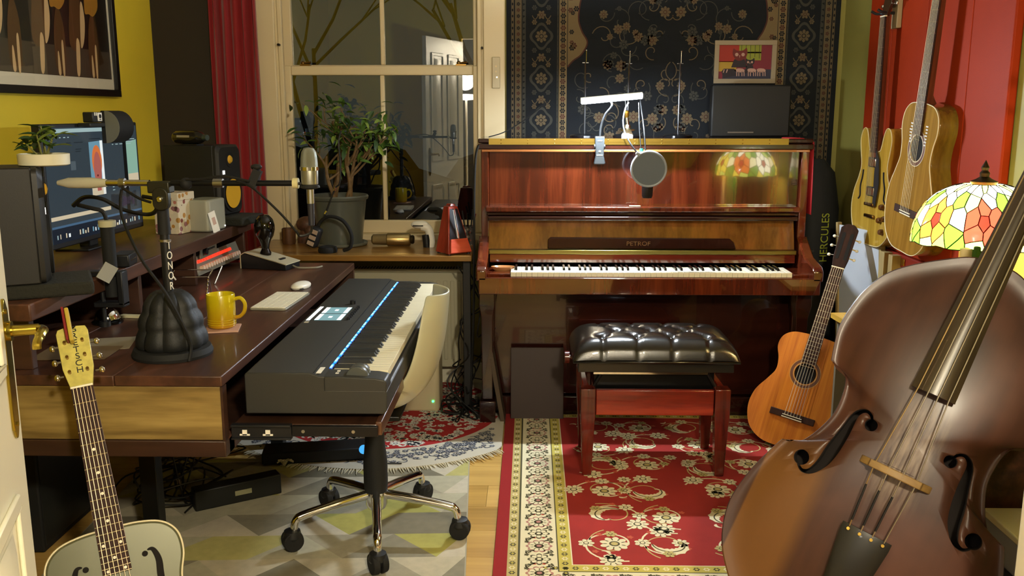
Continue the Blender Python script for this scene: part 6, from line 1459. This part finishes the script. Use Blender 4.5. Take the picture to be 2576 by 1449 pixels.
# worn lighter field on the lower left of the belly, with a straight plank edge
sx = N('ShaderNodeSeparateXYZ'); L(tc.outputs['Object'], sx.inputs[0])
def mr(sock, a, b_):
    m_ = N('ShaderNodeMapRange'); m_.inputs['From Min'].default_value = a; m_.inputs['From Max'].default_value = b_; L(sock, m_.inputs['Value']); return m_.outputs[0]
def mul(a, b_):
    m_ = N('ShaderNodeMath'); m_.operation = 'MULTIPLY'; L(a, m_.inputs[0]); L(b_, m_.inputs[1]); return m_.outputs[0]
w1 = mul(mul(mr(sx.outputs[0], -.29, -.285), mr(sx.outputs[0], -.12, -.16)), mr(sx.outputs[1], .02, -.1))
mx1 = N('ShaderNodeMix'); mx1.data_type = 'RGBA'; L(r2.outputs[0], mx1.inputs['Factor']); L(r1.outputs[0], mx1.inputs['A']); mx1.inputs['B'].default_value = lin('5a382c')
mx2 = N('ShaderNodeMix'); mx2.data_type = 'RGBA'; L(w1, mx2.inputs['Factor']); L(mx1.outputs['Result'], mx2.inputs['A']); mx2.inputs['B'].default_value = lin('684420')
# rosin dust and a painted light sheen under the strings
n3 = N('ShaderNodeTexNoise'); n3.inputs['Scale'].default_value = 1.; n3.inputs['Detail'].default_value = 8; mp3 = N('ShaderNodeMapping'); mp3.inputs['Scale'].default_value = (90, 14, 40); L(tc.outputs['Object'], mp3.inputs['Vector']); L(mp3.outputs['Vector'], n3.inputs['Vector'])
w2 = mul(mul(mul(mr(sx.outputs[0], -.06, -.02), mr(sx.outputs[0], .075, .03)), mul(mr(sx.outputs[1], -.1, -.02), mr(sx.outputs[1], .21, .12))), mr(n3.outputs['Fac'], .35, .62))
mx3 = N('ShaderNodeMix'); mx3.data_type = 'RGBA'; L(w2, mx3.inputs['Factor']); L(mx2.outputs['Result'], mx3.inputs['A']); mx3.inputs['B'].default_value = lin('84705f')
L(mx3.outputs['Result'], b.inputs['Base Color']); b.inputs['Roughness'].default_value = .4; b.inputs['Specular IOR Level'].default_value = .35; b.inputs['Coat Weight'].default_value = .1; b.inputs['Coat Roughness'].default_value = .2
ctr = .09; rings = []
for z, s_ in ((-.19, .2), (-.19, .985), (-.184, 1.004), (-.178, .985), (-.010, .985), (-.004, 1.0), (.0, 1.002), (.004, .994)): rings.append([(x * s_, ctr + (y - ctr) * s_, z) for x, y in bout])
for tt, hh in ((.03, .0025), (.06, .001), (.1, .004), (.16, .012), (.25, .024), (.36, .035), (.5, .044), (.65, .0505), (.8, .0535), (.93, .0545)):
    sm_ = list(bout)
    for _ in range(int(tt * 90)): sm_ = [((sm_[i - 1][0] + 2 * sm_[i][0] + sm_[(i + 1) % len(sm_)][0]) / 4, (sm_[i - 1][1] + 2 * sm_[i][1] + sm_[(i + 1) % len(sm_)][1]) / 4) for i in range(len(sm_))]
    rings.append([(x * (1 - tt), ctr + (y - ctr) * (1 - tt), hh) for x, y in sm_])
body = MB().loft(rings).obj('body', bw, bass, ang=50)
cut = MB()
for s_ in (-1, 1):
    P1 = crom([(-.096, .078), (-.1, .1), (-.118, .108), (-.136, .09), (-.142, .04), (-.149, -.01), (-.157, -.05), (-.172, -.08), (-.19, -.09), (-.205, -.082), (-.211, -.066)], 6)
    n = len(P1); A, B = [], []
    for i, (x, y) in enumerate(P1):
        p_, q_ = P1[max(i - 1, 0)], P1[min(i + 1, n - 1)]; dx, dy = q_[0] - p_[0], q_[1] - p_[1]; l = math.hypot(dx, dy); f = i / (n - 1)
        w_ = .003 + .013 * math.exp(-((f - .5) / .2) ** 2)
        A.append((s_ * (x - dy / l * w_), y + dx / l * w_)); B.append((s_ * (x + dy / l * w_), y - dx / l * w_))
    cut.prism(A + B[::-1], -.05, .12)
    for cx, cy, r_ in ((-.094, .082, .015), (-.207, -.062, .019)): cut.prism([(s_ * cx + r_ * math.cos(k_ * 6.283 / 22), cy + r_ * math.sin(k_ * 6.283 / 22)) for k_ in range(22)], -.05, .12)
co = cut.obj('cutter', mat('bass_inside', '140c07', .9), None); co.parent = bass
bm1 = body.modifiers.new('f_holes', 'BOOLEAN'); bm1.object = co; bm1.operation = 'DIFFERENCE'; bm1.solver = 'EXACT'; bm1.use_self = True
body.data.materials.append(MATS['bass_inside'])
bm1.material_mode = 'TRANSFER'
bpy.context.view_layer.update()
me2 = bpy.data.meshes.new_from_object(body.evaluated_get(bpy.context.evaluated_depsgraph_get()))
body.modifiers.clear(); body.data = me2; bpy.data.objects.remove(co)
ebo = wood('ebony_board', '2a2116', '40331f', 1, 30, 14, .3, .3)
fb0, fb1 = .205, 1.02
def arcx(w_, y, z0, rise, n=9): return [(w_ * (-1 + 2 * i / (n - 1)), y, z0 + rise * (1 - (-1 + 2 * i / (n - 1)) ** 2)) for i in range(n)]
def fbring(y, w_, z): return arcx(w_, y, z, .016) + [(w_, y, z - .012), (-w_, y, z - .012)]
MB().loft([fbring(fb0, .05, .088), fbring(.6, .037, .062), fbring(fb1, .026, .046)]).obj('fingerboard', ebo, bass)
MB().loft([[(-w_, y, z), (w_, y, z), (w_ * .7, y, z - d_ * .7), (0, y, z - d_), (-w_ * .7, y, z - d_ * .7)] for y, w_, z, d_ in ((.53, .04, .052, .2), (.62, .034, .046, .07), (1.02, .025, .034, .05))]).obj('neck', bw, bass)
MB().loft([[(-w_, y, z), (w_, y, z), (w_, y, z - d_), (-w_, y, z - d_)] for y, w_, z, d_ in ((1.02, .03, .04, .07), (1.2, .026, .02, .06), (1.24, .02, .0, .06))]).sph((0, 1.26, -.04), .045, 0, 16, 10, (.6, 1, 1)).obj('scroll', bw, bass)
for s_ in (-1, 1):
    for y in (1.08, 1.15): MB().cyl((s_ * .03, y, .0), (s_ * .09, y, -.01), .007).sph((s_ * .1, y, -.01), .02, 0, 10, 6, (.4, 1, 1)).obj('tuning_peg', mat('aged_brass'), bass)
mapl = wood('bridge_maple', '6e5430', '92743f', 0, 30, 10, .5)
bz0, bz1 = .05, .112
bp = [(-.084, bz0), (-.05, bz0), (-.045, bz0 + .02), (-.015, bz0 + .028), (.015, bz0 + .028), (.045, bz0 + .02), (.05, bz0), (.084, bz0), (.08, bz0 + .014), (.062, bz0 + .03), (.06, bz1 - .012), (.03, bz1 - .003), (0, bz1), (-.03, bz1 - .003), (-.06, bz1 - .012), (-.062, bz0 + .03), (-.08, bz0 + .014)]
MB().prism(bp, -.009, .009, 0, Matrix(((1, 0, 0, 0), (0, 0, 1, 0), (0, 1, 0, 0), (0, 0, 0, 1)))).obj('bridge', mapl, bass, bevel=.002)
MB().b2((-.038, .0125, bz1 - .03), (.038, .0135, bz1 - .022)).obj('bridge_slot', mat('bass_inside'), bass)
MB().loft([[(-w_, y, z), (-w_ * .5, y, z + .012), (w_ * .5, y, z + .012), (w_, y, z), (w_ * .7, y, z - .012), (-w_ * .7, y, z - .012)] for y, w_, z in ((-.152, .058, .07), (-.17, .058, .072), (-.3, .044, .06), (-.44, .028, .03))]).obj('tailpiece', mat('tailpiece_black', '15130f', .4, coat=.2), bass)
for i in range(4):
    f = i / 3 - .5; zc = bz1 - .002 - .02 * (f * 2) ** 2 * .5
    MB().tube([(f * .082, -.156, .081), (f * .098, 0, zc), (f * .07, fb0, .108), (f * .044, fb1 + .01, .068)], .0017, 6).obj('string', strm if i else mat('string_brass', 'b89a6a', .3, .9), bass)
    if i < 3: MB().tube([(f * .0835, -.14, .083), (f * .093, -.05, .1005)], .0027, 6).obj('string_winding', BLK, bass)
    MB().cyl((f * .082, -.162, .079), (f * .082, -.162, .089), .004, n=8).obj('string_end', GOLD, bass)
MB().cyl((0, -.5, -.09), (0, -.57, -.09), .012).sph((0, -.575, -.09), .016, 0, 10, 6).obj('end_pin', DARKM, bass)

# ================================================================ RIGHT WALL: red panel, lamp, cabinets
redp = mat('red_panel_paint', '8c2806', .6, var=.08, vscale=3, bump=.05, bscale=200, spec=.15)
t = thing('red_wall_panel', 'orange-red fabric panel covering the right wall behind the hanging guitars', 'panel', (1.5095, 3.55, .845))
for y0, y1 in ((-.62, -.34), (-.339, .02), (.021, .36), (.361, .62)): MB().b2((-.031, y0, 0), (-.001, y1, 1.5)).obj('panel_board', redp, t, bevel=.006)
MB().b2((-.04, -.62, -.05), (-.001, .62, -.001)).obj('bottom_rail', mat('red_rail', '7a1e10', .4), t, bevel=.004)
MB().b2((-.046, .02, -.04), (-.04, .05, -.012)).obj('latch', GOLD, t, bevel=.002)
# side cabinet with the lamp
t = thing('side_cabinet', 'dark wooden cabinet against the right wall carrying the stained glass lamp', 'cabinet', (1.29, 2.71, 0))
MB().b2((-.2, -.25, .0), (.2, .24, .78)).obj('carcass', WOODK, t, bevel=.004); MB().b2((-.215, -.265, .78), (.205, .255, .805)).obj('top', WOODK, t, bevel=.004)
for y in (-.125, .118): 
    dd = MB().b2((-.218, y - .118, .05), (-.2, y + .118, .76)).obj('door', WOODK, t, bevel=.004); MB().sph((-.228, y + (.09 if y < 0 else -.09), .45), .012, 0, 12, 8).obj('knob', GOLD, dd)
LC = Vector((1.30, 2.66, .805)); SH0, SH1, SR = .225, .395, .178
lamp = thing('stained_glass_lamp', 'glowing stained glass table lamp with flowers on the side cabinet', 'lamp', LC)
brz = mat('bronze', '3a2c1a', .4, .9)
MB().lathe([(0, 0), (.085, 0), (.088, .012), (.05, .03), (.022, .05), (.016, .1), (.022, .14), (.014, .2), (.012, .3), (0, .3)], 28).obj('base', brz, lamp)
MB().lathe([(.0, SH1 + .0), (.035, SH1 - .004), (.037, SH1 + .004), (.02, SH1 + .012), (.012, SH1 + .018), (.014, SH1 + .028), (.008, SH1 + .036), (.011, SH1 + .044), (.004, SH1 + .058), (0, SH1 + .066)], 20).obj('finial', brz, lamp)
def dome(th, v, r_off=0.):     # v 0 rim .. 1 crown
    a = v * R(80); r_ = SR * math.cos(a * .98) ** .9 + .004 + r_off; z = SH0 + (SH1 - SH0) * (math.sin(a) if a < .2 else math.sin(a) ** .95)
    return Vector((r_ * math.cos(th), r_ * math.sin(th), z + r_off * .5))
# Voronoi cells in the unrolled shade (u = angle 0..NU, v = height) arranged as flowers and leaves
random.seed(15); seeds = []; UL = 8.0
def sd(u, v, kind): seeds.append((u % UL, v, kind))
for f_ in range(8):
    u0 = f_ + .5; c_ = ('yel', 'wht', 'org', 'yel', 'org', 'red', 'yel', 'wht')[f_]
    sd(u0, .3, 'ctr')
    for k_ in range(5):
        a = k_ * 1.2566 + .3; sd(u0 + .2 * math.cos(a), .3 + .17 * math.sin(a), c_)
    sd(u0 + .42, .12, 'grn'); sd(u0 + .48, .34, 'cre'); sd(u0 - .3, .58, 'lime'); sd(u0 + .1, .6, 'wht'); sd(u0 + .42, .6, 'grn'); sd(u0 + .2, .78, 'wht'); sd(u0 - .25, .8, 'wht'); sd(u0 + .0, .92, 'lime'); sd(u0 + .5, .9, 'wht'); sd(u0 - .1, .03, 'lime'); sd(u0 + .2, .02, 'yel'); sd(u0 + .5, -.02, 'grn')
gc = {'red': ('e8402a', 2.2), 'org': ('f07828', 2.4), 'yel': ('f2d848', 2.6), 'wht': ('fff6d0', 3.2), 'cre': ('f6ecb0', 2.8), 'grn': ('6ab030', 1.8), 'lime': ('c8e060', 2.4), 'ctr': ('d03020', 1.6)}
gm_ = {k_: mat('glass_' + k_, c_, .15, emit=c_, es=e_ * 1.6, coat=.3) for k_, (c_, e_) in gc.items()}
ASP = 1.0
def clip(poly, nx, ny, c_):
    out = []
    for i in range(len(poly)):
        p_, q_ = poly[i], poly[(i + 1) % len(poly)]; dp, dq = nx * p_[0] + ny * p_[1] - c_, nx * q_[0] + ny * q_[1] - c_
        if dp <= 0: out.append(p_)
        if (dp < 0 < dq) or (dq < 0 < dp):
            s_ = dp / (dp - dq); out.append((p_[0] + (q_[0] - p_[0]) * s_, p_[1] + (q_[1] - p_[1]) * s_))
    return out
lead = MB()
for i, (u, v, kd_) in enumerate(seeds):
    lo_v = -.02 + .03 * math.sin(u * 6.28 * 2)
    poly = [(u - .8, 0.), (u + .8, 0.), (u + .8, .97), (u - .8, .97)]
    for j, (u2, v2, _) in enumerate(seeds):
        for w_ in (-UL, 0, UL):
            if i == j and w_ == 0: continue
            a, b_ = u2 + w_ - u, v2 - v
            if abs(a) < 1.6 and poly: poly = clip(poly, a, b_, (a * (u + u2 + w_) + b_ * (v + v2)) / 2)
    if len(poly) < 3: continue
    cu_, cv_ = sum(p_[0] for p_ in poly) / len(poly), sum(p_[1] for p_ in poly) / len(poly)
    dens = []
    for k_ in range(len(poly)):
        p_, q_ = poly[k_], poly[(k_ + 1) % len(poly)]
        for s_ in (0, .33, .67): dens.append((p_[0] + (q_[0] - p_[0]) * s_, p_[1] + (q_[1] - p_[1]) * s_))
    sh_ = [(cu_ + (a - cu_) * .965, cv_ + (b_ - cv_) * .965) for a, b_ in dens]
    T = lambda u_, v_, r_=0.: dome(u_ / UL * 2 * math.pi, v_ - .025 * abs(math.sin(u_ * math.pi * 1.5)) * max(0, 1 - v_ * 5), r_)
    n = len(sh_); vo = [T(a, b_, .0012) for a, b_ in sh_]; vi = [T(a, b_, -.0012) for a, b_ in sh_]
    m_ = MB(); m_.add(vo + [T(cu_, cv_, .0018)] + vi + [T(cu_, cv_, -.0012)], [(k_, (k_ + 1) % n, n) for k_ in range(n)] + [(n + 1 + (k_ + 1) % n, n + 1 + k_, 2 * n + 1) for k_ in range(n)] + [(k_, n + 1 + k_, n + 1 + (k_ + 1) % n, (k_ + 1) % n) for k_ in range(n)])
    m_.obj('glass_pane', gm_[kd_], lamp)
    lead.tube([T(a, b_, .001) for a, b_ in dens], .0016, 4, closed=True)
lead.obj('leading', mat('lead_came', '1c160c', .5, .7), lamp)
light('lamp_light', 'POINT', (0, 0, .29), LAMP_W, (1., .72, .36), .05, parent=lamp)
# candle and green jar in front of the lamp
q = at(2427, 620, Y=2.52)
tag(MB().lathe([(0, 0), (.018, 0), (.018, .225), (.012, .229), (0, .225)], 18).obj('candle', mat('candle_cream', 'd6c48e', .5, sss=.1), None, (q.x + .005, 2.52, .8055)), 'cream pillar candle beside the green jar under the lamp', 'candle')
t = thing('green_jar', 'green glass jar with a lid under the stained glass lamp', 'jar', (at(2468, 620, Y=2.52).x, 2.52, .8055))
MB().prism(rrect(.07, .062, .008, 3), 0, .2).obj('jar_body', mat('green_glass', '1e6a34', .08, coat=.6), t, bevel=.003); MB().prism(rrect(.06, .056, .01, 3), .2, .235).obj('lid', mat('green_lid', '4a7a2a', .15, coat=.6), t, bevel=.004)
# things behind the classical guitar
t = thing('gig_bag', 'tall black padded bag with yellow lettering standing beside the piano', 'bag', (1.362, 4.42, 0), R(8))
rings = []
for z, w_, d_ in ((.0, .09, .1), (.05, .1, .12), (.5, .105, .13), (.95, .1, .12), (1.12, .075, .09), (1.18, .03, .04)):
    rings.append([(w_ * math.copysign(abs(math.cos(a)) ** .7, math.cos(a)), d_ * math.copysign(abs(math.sin(a)) ** .7, math.sin(a)), z) for a in [k_ * 6.283 / 24 for k_ in range(24)]])
MB().loft(rings).obj('shell', mat('bag_nylon', '17191a', .7, bump=.15, bscale=500), t)
text('brand_lettering', 'HERCULES', .052, mat('lettering_yellow', 'a5b03a', .6), t, xf(.0, -.1335, .82, R(90), R(-90), 0), .95)
for k_ in range(4): MB().box((-.07, -.128, .75 - k_ * .04), (.05, .006, .012), 0, Matrix.Rotation(R(-25), 3, 'Y')).obj('rib', mat('rib_grey', '3a3c3a', .5), t)
t = thing('canvas_board', 'pale canvas board with a wooden edge leaning on the right wall', 'board', (1.44, 3.93, .0), R(-76))
MB().box((0, 0, .46), (.3, .006, .9), 0, Matrix.Rotation(R(4), 3, 'X')).obj('sheet', mat('canvas_pale', 'b4bac2', .6), t)
for x in (-.158, .158): MB().box((x, 0, .46), (.016, .02, .92), 0, Matrix.Rotation(R(4), 3, 'X')).obj('edge_batten', wood('batten', '8a7448', 'b09a66', 2, 20, 10, .5), t)
t = thing('shelf_upright', 'pale wooden shelf upright standing behind the classical guitar head', 'shelf', (1.455, 3.66, 0))
MB().b2((-.02, -.045, 0), (.02, -.005, .84)).obj('upright', wood('batten'), t, bevel=.002); MB().b2((-.02, .04, 0), (.02, .09, .84)).obj('upright', wood('batten'), t, bevel=.002)
q = at(2083, 785, Z=.5)
t = thing('low_shelf', 'low yellow-topped shelf corner showing between the guitar and the bass', 'shelf', (1.33, 3.28, 0))
MB().prism([(-.14, .28), (.135, .3), (.135, -.3), (-.11, -.3)], .60, .62).obj('top', wood('shelf_yellow', 'a8822c', 'd0aa48', 1, 12, 12, .4), t); MB().b2((-.1, -.28, .0), (.13, -.26, .6)).obj('side', mat('shelf_grey', '6a6450', .6), t); MB().b2((-.12, .24, 0), (.13, .26, .6)).obj('side', mat('shelf_grey', '6a6450', .6), t)
# equipment seen through the waist of the bass
t = thing('white_amplifier', 'white boxy unit with grey front behind the waist of the double bass', 'device', (1.37, 2.13, .0), R(0))
MB().b2((-.1, -.1, .29), (.1, .3, .31)).obj('top', mat('unit_cream', 'd8cc98', .5), t, bevel=.004); MB().b2((-.095, -.095, .0), (.095, .29, .29)).obj('case', mat('unit_grey', '8a8a84', .5), t, bevel=.004)
for y in (.02, .07): MB().cyl((-.095, y, .25), (-.112, y, .25), .012, n=14).obj('knob', BLK, t)
MB().b2((-.1, -.08, .05), (-.096, .2, .2)).obj('speaker_cloth', BLKM, t)
t = thing('patterned_board', 'black and white patterned board leaning low at the right edge', 'board', (1.05, 1.72, .0), R(-20))
MB().box((0, 0, .2), (.2, .012, .4), 0, Matrix.Rotation(R(14), 3, 'Y')).obj('board_face', terrazzo('ink_print', 'bdb49a', ('2a2620', 'bdb49a', '4a4438', 'bdb49a'), 70), t)

c0 = at(2549, 1449, Y=1.62)
t = thing('made_up_cabinet', 'cream edge at the bottom right corner, made up as a cabinet', 'cabinet', (c0.x, 1.62, 0))  # cabinet made up for this edge, so no door jamb blocks the light
MB().b2((0, -.55, 0), (.5, 0, .86)).obj('carcass', pnl, t, bevel=.004); MB().b2((-.012, -.56, .86), (.5, .006, .885)).obj('top', pnl, t, bevel=.004)
dd = MB().b2((-.016, -.53, .08), (-.001, -.03, .84)).obj('door', pnl, t, bevel=.003); MB().sph((-.03, -.1, .5), .014, 0, 12, 8).obj('knob', GOLD, dd)
